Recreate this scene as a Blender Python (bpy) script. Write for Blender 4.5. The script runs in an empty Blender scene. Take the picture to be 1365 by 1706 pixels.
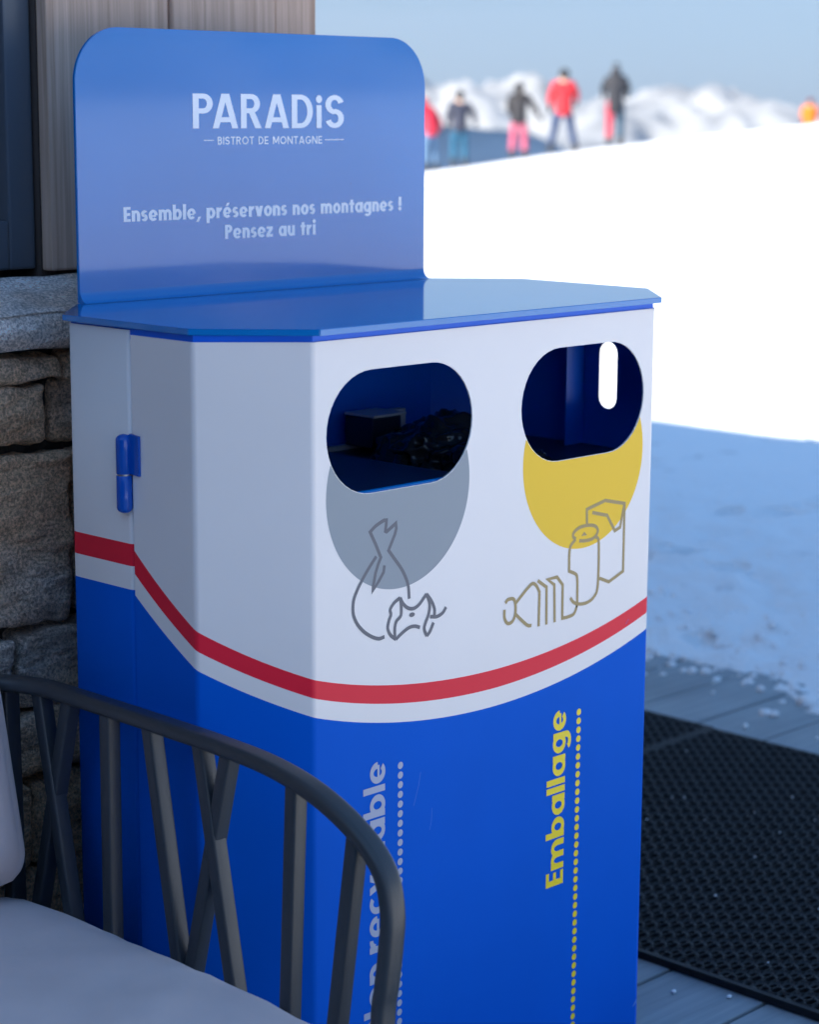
import bpy, bmesh, math, random
import numpy as np
from mathutils import Vector, Matrix, noise
from mathutils.geometry import tessellate_polygon

# ------------------------------------------------------------------ scene, camera, light
S = bpy.context.scene
COL = S.collection
R = math.radians
HAZE = 3.8e-5
H = 1.19                                     # top edge of the bin's door above the deck

cam_d = bpy.data.cameras.new('camera')
cam = bpy.data.objects.new('camera', cam_d)
COL.objects.link(cam)
S.camera = cam
FW = Vector((.70252, .68722, -.18490)).normalized()
RT = Vector((.69990, -.71422, .00488)); RT = (RT - FW * RT.dot(FW)).normalized()
UP = RT.cross(FW)
CAM = Vector((-1.84247, -1.97451, 1.47959))
cam.matrix_world = Matrix(((RT.x, UP.x, -FW.x, CAM.x), (RT.y, UP.y, -FW.y, CAM.y), (RT.z, UP.z, -FW.z, CAM.z), (0, 0, 0, 1)))
cam_d.sensor_fit = 'VERTICAL'
cam_d.sensor_height = 36
cam_d.lens = 3557.15 / 1706 * 36
cam_d.clip_start = .05
cam_d.clip_end = 40000
cam_d.dof.use_dof = True
cam_d.dof.focus_distance = 2.92
cam_d.dof.aperture_fstop = 4.8

SUN_EL = 33.0
SUN_H = Vector((-.98, .19, 0)).normalized()    # horizontal direction towards the sun (behind the chalet)
to_sun = Vector((SUN_H.x * math.cos(R(SUN_EL)), SUN_H.y * math.cos(R(SUN_EL)), math.sin(R(SUN_EL))))
W = bpy.data.worlds.new('World')
S.world = W
W.use_nodes = True
nt = W.node_tree
bg = nt.nodes['Background']
sky = nt.nodes.new('ShaderNodeTexSky')
sky.sky_type = 'NISHITA'
sky.sun_disc = False
sky.sun_elevation = R(SUN_EL)
sky.sun_rotation = math.atan2(SUN_H.x, SUN_H.y)
sky.altitude = 2000
sky.air_density = 1.0
sky.dust_density = 1.0
sky.ozone_density = 2.0
# clear mountain air: the band of pale haze along the horizon is thinner than the sky model's
geo = nt.nodes.new('ShaderNodeTexCoord')
sep = nt.nodes.new('ShaderNodeSeparateXYZ')
clear = nt.nodes.new('ShaderNodeValToRGB')
thin = nt.nodes.new('ShaderNodeMixRGB')
thin.blend_type = 'MULTIPLY'; thin.inputs[0].default_value = 1
stops = [(0, (.098, .143, .242)), (.052, (.134, .18, .237)), (.139, (.29, .34, .375)), (.259, (.49, .53, .56)), (.5, (.68, .80, .90)), (.75, (.70, .97, 1)), (1, (.70, 1, 1))]
cr_ = clear.color_ramp
while len(cr_.elements) < len(stops): cr_.elements.new(.5)
for e, (pos, c) in zip(cr_.elements, stops): e.position = pos
for e, (pos, c) in zip(cr_.elements, stops): e.color = (*c, 1)
nt.links.new(geo.outputs['Generated'], sep.inputs[0])
nt.links.new(sep.outputs['Z'], clear.inputs[0])
nt.links.new(sky.outputs[0], thin.inputs[1])
nt.links.new(clear.outputs[0], thin.inputs[2])
nt.links.new(thin.outputs[0], bg.inputs[0])
bg.inputs[1].default_value = .15
sun_d = bpy.data.lights.new('sun', 'SUN')
sun_d.energy = 5.0
sun_d.angle = R(.53)
sun_d.color = (1, .92, .79)
sun = bpy.data.objects.new('sun', sun_d)
COL.objects.link(sun)
sun.rotation_euler = to_sun.to_track_quat('Z', 'Y').to_euler()
sun.location = to_sun * 60
S.view_settings.view_transform = 'Standard'
S.view_settings.look = 'None'
S.view_settings.exposure = 1.38
S.view_settings.gamma = 1
S.render.engine = 'CYCLES'
S.cycles.use_denoising = True
S.cycles.max_bounces = 8

rnd = random.Random(7)

# ------------------------------------------------------------------ helpers
def mat(name, color, rough=.5, metal=0., spec=.5, var=0., var_scale=6., bump=0., bump_scale=200., rough_var=0., coat=0., sheen=0., stretch=None, color2=None, detail=5., specks=None):
    m = bpy.data.materials.new(name)
    m.use_nodes = True
    t = m.node_tree
    b = t.nodes['Principled BSDF']
    b.inputs['Base Color'].default_value = (*color, 1)
    b.inputs['Roughness'].default_value = rough
    b.inputs['Metallic'].default_value = metal
    b.inputs['Specular IOR Level'].default_value = spec
    b.inputs['Coat Weight'].default_value = coat
    b.inputs['Coat Roughness'].default_value = .04
    b.inputs['Sheen Weight'].default_value = sheen
    tc = t.nodes.new('ShaderNodeTexCoord')
    mp = t.nodes.new('ShaderNodeMapping')
    if stretch: mp.inputs['Scale'].default_value = stretch
    t.links.new(tc.outputs['Object'], mp.inputs[0])
    def nz(scale, det=detail):
        n = t.nodes.new('ShaderNodeTexNoise')
        n.inputs['Scale'].default_value = scale
        n.inputs['Detail'].default_value = det
        t.links.new(mp.outputs[0], n.inputs['Vector'])
        return n
    if var or color2:
        n = nz(var_scale)
        r = t.nodes.new('ShaderNodeValToRGB')
        c2 = color2 or tuple(min(1, c * (1 + var)) for c in color)
        c1 = color if color2 else tuple(c * (1 - var) for c in color)
        r.color_ramp.elements[0].position = .3
        r.color_ramp.elements[1].position = .7
        r.color_ramp.elements[0].color = (*c1, 1)
        r.color_ramp.elements[1].color = (*c2, 1)
        t.links.new(n.outputs['Fac'], r.inputs[0])
        t.links.new(r.outputs[0], b.inputs['Base Color'])
    if specks:
        sc_, size, col, share = specks
        vo = t.nodes.new('ShaderNodeTexVoronoi'); vo.inputs['Scale'].default_value = sc_
        t.links.new(mp.outputs[0], vo.inputs['Vector'])
        lt = t.nodes.new('ShaderNodeMath'); lt.operation = 'LESS_THAN'; lt.inputs[1].default_value = size
        t.links.new(vo.outputs['Distance'], lt.inputs[0])
        sp = t.nodes.new('ShaderNodeSeparateXYZ'); t.links.new(vo.outputs['Color'], sp.inputs[0])
        l2 = t.nodes.new('ShaderNodeMath'); l2.operation = 'LESS_THAN'; l2.inputs[1].default_value = share
        t.links.new(sp.outputs[0], l2.inputs[0])
        ml = t.nodes.new('ShaderNodeMath'); ml.operation = 'MULTIPLY'
        t.links.new(lt.outputs[0], ml.inputs[0]); t.links.new(l2.outputs[0], ml.inputs[1])
        mx = t.nodes.new('ShaderNodeMixRGB'); mx.inputs[2].default_value = (*col, 1)
        src = b.inputs['Base Color'].links[0].from_socket if b.inputs['Base Color'].is_linked else None
        if src: t.links.new(src, mx.inputs[1])
        else: mx.inputs[1].default_value = (*color, 1)
        t.links.new(ml.outputs[0], mx.inputs[0]); t.links.new(mx.outputs[0], b.inputs['Base Color'])
    if rough_var:
        n = nz(var_scale * 2.3)
        mr = t.nodes.new('ShaderNodeMapRange')
        mr.inputs['To Min'].default_value = max(.02, rough - rough_var)
        mr.inputs['To Max'].default_value = rough + rough_var
        t.links.new(n.outputs['Fac'], mr.inputs[0])
        t.links.new(mr.outputs[0], b.inputs['Roughness'])
    if bump:
        n = nz(bump_scale, 6.)
        bp = t.nodes.new('ShaderNodeBump')
        bp.inputs['Strength'].default_value = bump
        bp.inputs['Distance'].default_value = 1.0 / bump_scale
        t.links.new(n.outputs['Fac'], bp.inputs['Height'])
        t.links.new(bp.outputs[0], b.inputs['Normal'])
    return m

class MB:
    """collects shapes and links them as one mesh object"""
    def __init__(s): s.v, s.f, s.m, s.sm = [], [], [], []
    def add(s, verts, faces, mi=0, smooth=False):
        o = len(s.v)
        s.v += [tuple(x) for x in verts]
        for f in faces:
            s.f.append(tuple(i + o for i in f)); s.m.append(mi); s.sm.append(smooth)
    def box(s, x0, x1, y0, y1, z0, z1, mi=0, bev=0.):
        if bev <= 0:
            v = [(x, y, z) for z in (z0, z1) for y in (y0, y1) for x in (x0, x1)]
            s.add(v, [(0, 2, 3, 1), (4, 5, 7, 6), (0, 1, 5, 4), (2, 6, 7, 3), (0, 4, 6, 2), (1, 3, 7, 5)], mi)
        else:
            bm = bmesh.new()
            bmesh.ops.create_cube(bm, size=1)
            for q in bm.verts:
                q.co = Vector(((x0 + x1) / 2 + q.co.x * (x1 - x0), (y0 + y1) / 2 + q.co.y * (y1 - y0), (z0 + z1) / 2 + q.co.z * (z1 - z0)))
            bmesh.ops.bevel(bm, geom=bm.edges[:], offset=bev, segments=2, affect='EDGES', profile=.6)
            s.bm(bm, mi)
    def bm(s, bm, mi=0, smooth=False):
        bm.verts.index_update()
        s.add([v.co[:] for v in bm.verts], [[q.index for q in f.verts] for f in bm.faces], mi, smooth)
        bm.free()
    def prism(s, poly, to3, d0, d1, mi=0, holes=(), smooth_side=False):
        """closed 2-D outline (with holes) extruded from depth d0 to d1; to3(a, b, d) -> point"""
        loops = [list(poly)] + [list(h) for h in holes]
        tri = tessellate_polygon([[Vector((a, b, 0)) for a, b in l] for l in loops])
        flat = [p for l in loops for p in l]
        n = len(flat)
        s.add([to3(a, b, d0) for a, b in flat], [t for t in tri], mi)
        s.add([to3(a, b, d1) for a, b in flat], [t[::-1] for t in tri], mi)
        o = 0
        for l in loops:
            k = len(l)
            s.add([to3(a, b, d0) for a, b in l] + [to3(a, b, d1) for a, b in l],
                  [(i, (i + 1) % k, k + (i + 1) % k, k + i) for i in range(k)], mi, smooth_side)
            o += k
    def sheet(s, poly, to3, d, mi=0, holes=()):
        loops = [list(poly)] + [list(h) for h in holes]
        tri = tessellate_polygon([[Vector((a, b, 0)) for a, b in l] for l in loops])
        s.add([to3(a, b, d) for l in loops for a, b in l], tri, mi)
    def tube(s, path, prof, mi=0, closed=False, cap=True, smooth=True, ref=None):
        """sweep a closed profile [(a, b)] along path; a along the side vector, b along the 'up' vector. prof may be a function of t"""
        P = [Vector(p) for p in path]
        n = len(P)
        rows = []
        side = None
        for i, p in enumerate(P):
            if closed: t = P[(i + 1) % n] - P[i - 1]
            else: t = P[min(i + 1, n - 1)] - P[max(i - 1, 0)]
            t.normalize()
            rv = Vector(ref) if ref else Vector((0, 0, 1))
            if side is None or ref:
                if abs(t.dot(rv)) > .98: rv = Vector((0, 1, 0))
                sd = rv - t * rv.dot(t)
            else:
                sd = side - t * side.dot(t)
            sd.normalize(); side = sd
            up = t.cross(sd)
            pr = prof(i / max(1, n - 1)) if callable(prof) else prof
            rows.append([p + sd * a + up * b for a, b in pr])
        k = len(rows[0])
        v = [q for r in rows for q in r]
        f = []
        for i in range(n if closed else n - 1):
            j = (i + 1) % n
            for a in range(k):
                b = (a + 1) % k
                f.append((i * k + a, i * k + b, j * k + b, j * k + a))
        s.add(v, f, mi, smooth)
        if cap and not closed:
            s.add(rows[0], [tuple(range(k))[::-1]], mi)
            s.add(rows[-1], [tuple(range(k))], mi)
    def build(s, name, mats, parent=None, sharp=None, weld=False):
        me = bpy.data.meshes.new(name)
        me.from_pydata(s.v, [], s.f)
        for m in (mats if isinstance(mats, (list, tuple)) else [mats]): me.materials.append(m)
        for p, i, q in zip(me.polygons, s.m, s.sm): p.material_index = i; p.use_smooth = q
        bm = bmesh.new(); bm.from_mesh(me)
        if weld: bmesh.ops.remove_doubles(bm, verts=bm.verts[:], dist=1e-6)
        bmesh.ops.recalc_face_normals(bm, faces=bm.faces[:])
        bm.to_mesh(me); bm.free()
        if sharp is not None:
            for p in me.polygons: p.use_smooth = True
            me.set_sharp_from_angle(angle=R(sharp))
        me.update()
        return link(name, me, parent)

def link(name, me, parent=None):
    o = bpy.data.objects.new(name, me)
    COL.objects.link(o)
    if parent:
        o.parent = parent
        o.matrix_parent_inverse = parent.matrix_world.inverted() if False else Matrix.Translation(-parent.location)
    return o

def thing(name, label, cat, loc=(0, 0, 0), group=None):
    o = bpy.data.objects.new(name, None)
    o.empty_display_size = .1
    COL.objects.link(o)
    o.location = loc
    tag(o, label, cat, group)
    return o
def tag(o, label=None, cat=None, group=None, kind=None):
    if label: o['label'] = label
    if cat: o['category'] = cat
    if group: o['group'] = group
    if kind: o['kind'] = kind
    return o

def ell(rx, ry, n=16, cx=0, cy=0): return [(cx + rx * math.cos(2 * math.pi * i / n), cy + ry * math.sin(2 * math.pi * i / n)) for i in range(n)]
def rrect(hx, hy, r, n=3):
    out = []
    for cx, cy, a in ((hx - r, hy - r, 0), (-hx + r, hy - r, 90), (-hx + r, -hy + r, 180), (hx - r, -hy + r, 270)):
        for i in range(n + 1):
            t = R(a + 90 * i / n); out.append((cx + r * math.cos(t), cy + r * math.sin(t)))
    return out
def arc(cx, cy, rx, ry, a0, a1, n=14): return [(cx + rx * math.cos(R(a0 + (a1 - a0) * i / n)), cy + ry * math.sin(R(a0 + (a1 - a0) * i / n))) for i in range(n + 1)]
def catmull(pts, k=6):
    """smooth open curve through 2-D / 3-D points"""
    P = [Vector(p) for p in pts]
    P = [P[0] * 2 - P[1]] + P + [P[-1] * 2 - P[-2]]
    out = []
    for i in range(1, len(P) - 2):
        for j in range(k):
            t = j / k
            out.append(.5 * ((2 * P[i]) + (P[i + 1] - P[i - 1]) * t + (2 * P[i - 1] - 5 * P[i] + 4 * P[i + 1] - P[i + 2]) * t * t + (3 * P[i] - P[i - 1] - 3 * P[i + 1] + P[i + 2]) * t ** 3))
    out.append(P[-2])
    return [tuple(p) for p in out]
def ribbon(pts, w, closed=False, wv=None):
    wv = wv or w
    """outline quads of a stroked 2-D polyline"""
    P = [Vector(p) for p in pts]
    q = [P[0]]
    for p in P[1:]:
        if (p - q[-1]).length > 1e-7: q.append(p)
    P = q
    if closed and (P[0] - P[-1]).length < 1e-6: P.pop()
    n = len(P)
    L, Rr = [], []
    for i in range(n):
        d0 = (P[i] - P[i - 1]) if (i or closed) else (P[1] - P[0])
        d1 = (P[(i + 1) % n] - P[i]) if (i < n - 1 or closed) else d0
        d0.normalize(); d1.normalize()
        n0 = Vector((-d0.y, d0.x)); n1 = Vector((-d1.y, d1.x))
        m = n0 + n1
        if m.length < .3: m = n1.copy()
        m.normalize()
        k = .5 / max(.45, m.dot(n1))
        o = Vector((m.x * w, m.y * wv)) * k
        L.append(P[i] + o); Rr.append(P[i] - o)
    v = L + Rr
    f = [(i, (i + 1) % n, n + (i + 1) % n, n + i) for i in range(n if closed else n - 1)]
    return [tuple(x) for x in v], f

# ------------------------------------------------------------------ lettering: a small geometric stroke alphabet (cap height 1)
def glyph(ch, t, X=.7, b=None, asc=1.06, wd=1.):
    b = b or t
    h, v_ = t / 2, b / 2
    st, cl, pl = [], [], []        # open strokes, closed strokes, filled polygons
    cw = X * 1.02 * wd             # width of a round letter
    rx, ry = (cw - t) / 2, (X - b) / 2 + .012
    def V(x, y0, y1): pl.append([(x - h, y0), (x + h, y0), (x + h, y1), (x - h, y1)])
    def Hh(y, x0, x1, w=None): w = (w or b) / 2; pl.append([(x0, y - w), (x1, y - w), (x1, y + w), (x0, y + w)])
    def slant(x0, y0, x1, y1, w): pl.append([(x0 - w / 2, y0), (x0 + w / 2, y0), (x1 + w / 2, y1), (x1 - w / 2, y1)])
    def arch(x0, x1, top, bot):
        r = (x1 - x0) / 2; q = min(r * 1.25, (top - bot) * .5)
        st.append([(x0 + .001, top - v_ - q * .95)] + arc((x0 + x1) / 2, top - v_ - q + .01, r, q, 165, 0, 12) + [(x1, bot)])
    ring = lambda cx: cl.append(arc(cx, X / 2, rx, ry, 0, 360, 28))
    if ch == ' ': return .34, st, cl, pl
    if ch == 'o': w = cw; ring(w / 2)
    elif ch == 'a': w = cw + .03; ring(cw / 2); V(w - h, 0, X)
    elif ch == 'b': w = cw + .03; ring(w - cw / 2); V(h, 0, asc)
    elif ch == 'p': w = cw + .03; ring(w - cw / 2); V(h, -.32, X)
    elif ch == 'g':
        w = cw + .03; ring(cw / 2)
        st.append([(w - h, X), (w - h, -.02)] + arc(w - h - rx, -.03, rx, .29 - v_, 0, -150, 14))
    elif ch == 'c': w = cw * .86; st.append(arc(cw / 2, X / 2, rx, ry, 50, 310, 22))
    elif ch in 'eé':
        w = cw; st.append(arc(cw / 2, X / 2, rx, ry, 0, 318, 28)); Hh(X / 2 - b * .22, t * .8, cw - h, b * .62)
        if ch == 'é': slant(cw / 2 - .04, X + .07, cw / 2 + .1, X + .30, t * .85)
    elif ch == 'l': w = t; V(h, 0, asc)
    elif ch == 'i': w = t * 1.1; V(w / 2, 0, X); pl.append(ell(t * .60, t * .60, 16, w / 2, X + t * .9))
    elif ch == 'n': w = cw * .92; V(h, 0, X); arch(h, w - h, X, 0)
    elif ch == 'm': w = cw * .92 * 2 - t; V(h, 0, X); arch(h, w / 2, X, 0); arch(w / 2, w - h, X, 0)
    elif ch == 'u':
        w = cw * .92; r = w / 2 - h; q = r * 1.25
        st.append([(h, X)] + arc(w / 2, v_ + q - .01, r, q, 180, 345, 12)); V(w - h, 0, X)
    elif ch == 'r': w = t + .24 * wd; V(h, 0, X); st.append(arc(t + .20 * wd, X - v_ - .26, .24 * wd, .26, 165, 82, 8))
    elif ch == 't': w = t + .22 * wd; V(w / 2, 0, X + .2); Hh(X - v_, 0, w)
    elif ch == 'v': w = cw * .96; slant(w / 2 - .01, 0, h * 1.05, X, t * 1.08); slant(w / 2 + .01, 0, w - h * 1.05, X, t * 1.08)
    elif ch == 'y': w = cw * .98; slant(w / 2, .02, h * 1.05, X, t * 1.1); slant(w * .22, -.32, w - h * 1.05, X, t * 1.1)
    elif ch == 'z': w = cw * .82; Hh(X - v_, .02, w); Hh(v_, 0, w); slant(h * 1.2, b, w - h * 1.2, X - b, t * 1.2)
    elif ch == 's':
        w = cw * .72; q = (X - b) / 4 + .004; r = w / 2 - h
        st.append(arc(w / 2, X - v_ - q, r, q, 30, 262, 14) + arc(w / 2, v_ + q, r, q, 82, -150, 14))
    elif ch == ',': w = t * 1.15; slant(h * .5, -.20, t * .95, .16, t * .85)
    elif ch == '!': w = t * 1.2; V(w / 2, .34, 1.04); pl.append(ell(t * .6, t * .6, 16, w / 2, t * .55))
    elif ch == 'P':
        w = .60; V(h, 0, 1); r = .285
        st.append([(t, 1 - v_), (w - r, 1 - v_)] + arc(w - r, 1 - r, r - h, r - v_, 90, -90, 14) + [(t, 1 - 2 * r + v_)])
    elif ch == 'R':
        w = .64; V(h, 0, 1); r = .28
        st.append([(t, 1 - v_), (w - .04 - r, 1 - v_)] + arc(w - .04 - r, 1 - r, r - h, r - v_, 90, -90, 14) + [(t, 1 - 2 * r + v_)])
        slant(w - h * 1.05, 0, w * .50, 1 - 2 * r + v_, t * 1.1)
    elif ch == 'B':
        w = .56; V(h, 0, 1); r = .26
        st.append([(t, 1 - v_), (w - .03 - r, 1 - v_)] + arc(w - .03 - r, 1 - r, r - h, r - v_, 90, -90, 14) + [(t, 1 - 2 * r + v_)])
        st.append([(w - r - .02, 1 - 2 * r + v_)] + arc(w - r, (1 - 2 * r + b) / 2, r - h, (1 - 2 * r + b) / 2 - v_, 90, -90, 14) + [(t, v_)])
    elif ch == 'D':
        w = .68; V(h, 0, 1)
        st.append([(t, 1 - v_), (w * .42, 1 - v_)] + arc(w * .42, .5, w * .58 - h, .5 - v_, 90, -90, 20) + [(t, v_)])
    elif ch == 'A': w = .78; slant(h * 1.05, 0, w / 2 - h * .3, 1, t * 1.04); slant(w - h * 1.05, 0, w / 2 + h * .3, 1, t * 1.04); Hh(.25, w * .24, w * .76)
    elif ch == 'S':
        w = .60; q = (1 - b) / 4 + .004; r = w / 2 - h
        st.append(arc(w / 2, 1 - v_ - q, r, q, 15, 262, 18) + arc(w / 2, v_ + q, r, q, 82, -165, 18))
    elif ch == 'I': w = t; V(h, 0, 1)
    elif ch == 'T': w = .58; V(w / 2, 0, 1 - b); Hh(1 - v_, 0, w)
    elif ch == 'O': w = .86; cl.append(arc(w / 2, .5, w / 2 - h, .5 - v_, 0, 360, 28))
    elif ch == 'E': w = .54; V(h, 0, 1); Hh(1 - v_, t, w); Hh(v_, t, w); Hh(.5, t, w * .94)
    elif ch == 'N': w = .74; V(h, 0, 1); V(w - h, 0, 1); slant(w - h * 1.1, 0, h * 1.1, 1, t * 1.1)
    elif ch == 'M': w = .86; V(h, 0, 1); V(w - h, 0, 1); slant(w / 2, .18, h * 1.2, 1, t * 1.1); slant(w / 2, .18, w - h * 1.2, 1, t * 1.1)
    elif ch == 'G': w = .82; st.append(arc(w / 2, .5, w / 2 - h, .5 - v_, 48, 350, 24) + [(w - h * 1.05, .47), (w * .55, .47)])
    else: w = .3
    return w, st, cl, pl

class Ink:
    """flat printed marks a fraction of a millimetre proud of a panel; every stroke has its own tiny step"""
    def __init__(s, to3): s.mb, s.k, s.to3 = MB(), 0, to3
    def _d(s): s.k += 1; return .0003 + (s.k % 17) * .000018
    def stroke(s, pts, w, closed=False):
        v, f = ribbon(pts, w, closed); d = s._d()
        s.mb.add([s.to3(a, b, d) for a, b in v], f)
    def poly(s, pts): s.mb.sheet(pts, s.to3, s._d())
    def text(s, txt, x0, x1, base, cap, t, track=.1, X=.7, xf=None, b=None, wd=1.):
        ws = [glyph(c, t, X, b, wd=wd)[0] for c in txt]
        tot = sum(ws) + track * (len(txt) - 1)
        k = (x1 - x0) / tot if x1 is not None else cap
        xf = xf or (lambda a, b: (a, b))
        x = 0
        for c, w in zip(txt, ws):
            _, st, cl, pl = glyph(c, t, X, b, wd=wd)
            for lst, closed in ((st, False), (cl, True)):
                for p in lst:
                    v, f = ribbon(p, t, closed, b); d = s._d()
                    s.mb.add([s.to3(*xf(x0 + (x + a) * k, base + q * cap), d) for a, q in v], f)
            for p in pl: s.mb.sheet([xf(x0 + (x + a) * k, base + q * cap) for a, q in p], s.to3, s._d())
            x += w + track
        return x * k
    def build(s, name, m, parent): return s.mb.build(name, m, parent)

# ------------------------------------------------------------------ materials
M = {}
M['white'] = mat('white_powder_coat', (.86, .79, .755), .34, spec=.5, var=.03, var_scale=2.4, specks=(22, .03, (.30, .29, .30), .10), bump=.03, bump_scale=900, rough_var=.05)
M['blue'] = mat('blue_powder_coat', (.0, .112, .60), .5, spec=.06, specks=(26, .03, (.05, .16, .5), .10), var=.05, var_scale=3, bump=.03, bump_scale=900, rough_var=.05)
M['blue_gloss'] = mat('blue_gloss_paint', (.0, .19, .54), .09, specks=(30, .035, (.02, .06, .2), .10), var=.04, var_scale=4, rough_var=.03, coat=.55)
M['scratch'] = mat('bare_scratch', (.07, .22, .66), .5)
M['inner'] = mat('inner_blue_paint', (.0, .13, .74), .35, spec=.3)
M['red'] = mat('red_film', (.86, .018, .045), .4, spec=.2)
M['yellow'] = mat('yellow_film', (.96, .58, .025), .45, spec=.3)
M['grey'] = mat('grey_film', (.31, .335, .36), .45, spec=.3)
M['ink_dark'] = mat('dark_grey_ink', (.10, .105, .135), .4)
M['ink_tan'] = mat('tan_ink', (.36, .25, .09), .4)
M['ink_yellow'] = mat('yellow_ink', (.95, .70, .008), .4)
M['ink_grey'] = mat('pale_grey_ink', (.40, .43, .55), .4)
M['ink_white'] = mat('white_ink', (.95, .95, .96), .35)
M['steel'] = mat('bare_steel', (.45, .44, .42), .35, metal=.9)
M['zinc'] = mat('grey_bracket_metal', (.62, .60, .60), .35, metal=.0)
M['navy'] = mat('dark_navy_tray', (.008, .018, .05), .35)
M['bag'] = mat('black_bin_liner', (.022, .022, .025), .11)
M['chair'] = mat('anthracite_powder_coat', (.036, .042, .05), .34, bump=.25, bump_scale=700, rough_var=.08)
M['fabric'] = None

def fabric(name, col):
    m = mat(name, col, .9, var=.06, var_scale=9, sheen=.25)
    t = m.node_tree; b = t.nodes['Principled BSDF']
    tc = t.nodes.new('ShaderNodeTexCoord')
    outs = []
    for ax in ((1, .03, 1), (.03, 1, 1)):
        mp = t.nodes.new('ShaderNodeMapping'); mp.inputs['Scale'].default_value = ax
        n = t.nodes.new('ShaderNodeTexNoise'); n.inputs['Scale'].default_value = 900; n.inputs['Detail'].default_value = 2
        t.links.new(tc.outputs['Object'], mp.inputs[0]); t.links.new(mp.outputs[0], n.inputs[0]); outs.append(n)
    a = t.nodes.new('ShaderNodeMath'); a.operation = 'ADD'
    t.links.new(outs[0].outputs['Fac'], a.inputs[0]); t.links.new(outs[1].outputs['Fac'], a.inputs[1])
    bp = t.nodes.new('ShaderNodeBump'); bp.inputs['Strength'].default_value = .3; bp.inputs['Distance'].default_value = .001
    t.links.new(a.outputs[0], bp.inputs['Height']); t.links.new(bp.outputs[0], b.inputs['Normal'])
    return m
M['fabric'] = fabric('taupe_outdoor_fabric', (.66, .545, .53))

def wood(name, c1, c2, horizontal=False):
    m = bpy.data.materials.new(name); m.use_nodes = True
    t = m.node_tree; b = t.nodes['Principled BSDF']
    tc = t.nodes.new('ShaderNodeTexCoord'); mp = t.nodes.new('ShaderNodeMapping')
    mp.inputs['Scale'].default_value = (1.2, 40, 40) if horizontal else (55, 55, 1.1)
    t.links.new(tc.outputs['Object'], mp.inputs[0])
    n = t.nodes.new('ShaderNodeTexNoise'); n.inputs['Scale'].default_value = 1.2; n.inputs['Detail'].default_value = 8; n.inputs['Roughness'].default_value = .7; n.inputs['Distortion'].default_value = .6
    t.links.new(mp.outputs[0], n.inputs[0])
    r = t.nodes.new('ShaderNodeValToRGB')
    r.color_ramp.elements[0].position = .3; r.color_ramp.elements[0].color = (*c1, 1)
    r.color_ramp.elements[1].position = .72; r.color_ramp.elements[1].color = (*c2, 1)
    t.links.new(n.outputs['Fac'], r.inputs[0])
    n2 = t.nodes.new('ShaderNodeTexNoise'); n2.inputs['Scale'].default_value = 2.2; n2.inputs['Detail'].default_value = 3
    t.links.new(tc.outputs['Object'], n2.inputs[0])
    mx = t.nodes.new('ShaderNodeMixRGB'); mx.blend_type = 'MULTIPLY'; mx.inputs[0].default_value = .55
    r2 = t.nodes.new('ShaderNodeValToRGB'); r2.color_ramp.elements[0].position = .35; r2.color_ramp.elements[1].position = .65
    r2.color_ramp.elements[0].color = (.6, .58, .58, 1); r2.color_ramp.elements[1].color = (1, 1, 1, 1)
    t.links.new(n2.outputs['Fac'], r2.inputs[0])
    t.links.new(r.outputs[0], mx.inputs[1]); t.links.new(r2.outputs[0], mx.inputs[2])
    t.links.new(mx.outputs[0], b.inputs['Base Color'])
    b.inputs['Roughness'].default_value = .75
    bp = t.nodes.new('ShaderNodeBump'); bp.inputs['Strength'].default_value = .35; bp.inputs['Distance'].default_value = .003
    t.links.new(n.outputs['Fac'], bp.inputs['Height']); t.links.new(bp.outputs[0], b.inputs['Normal'])
    return m
M['wood'] = wood('weathered_larch', (.50, .31, .21), (.92, .66, .51))
M['wood_dark'] = wood('dark_larch', (.05, .035, .03), (.12, .09, .075))
M['deck'] = wood('grey_deck_boards', (.23, .275, .30), (.37, .41, .44), True)

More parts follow.
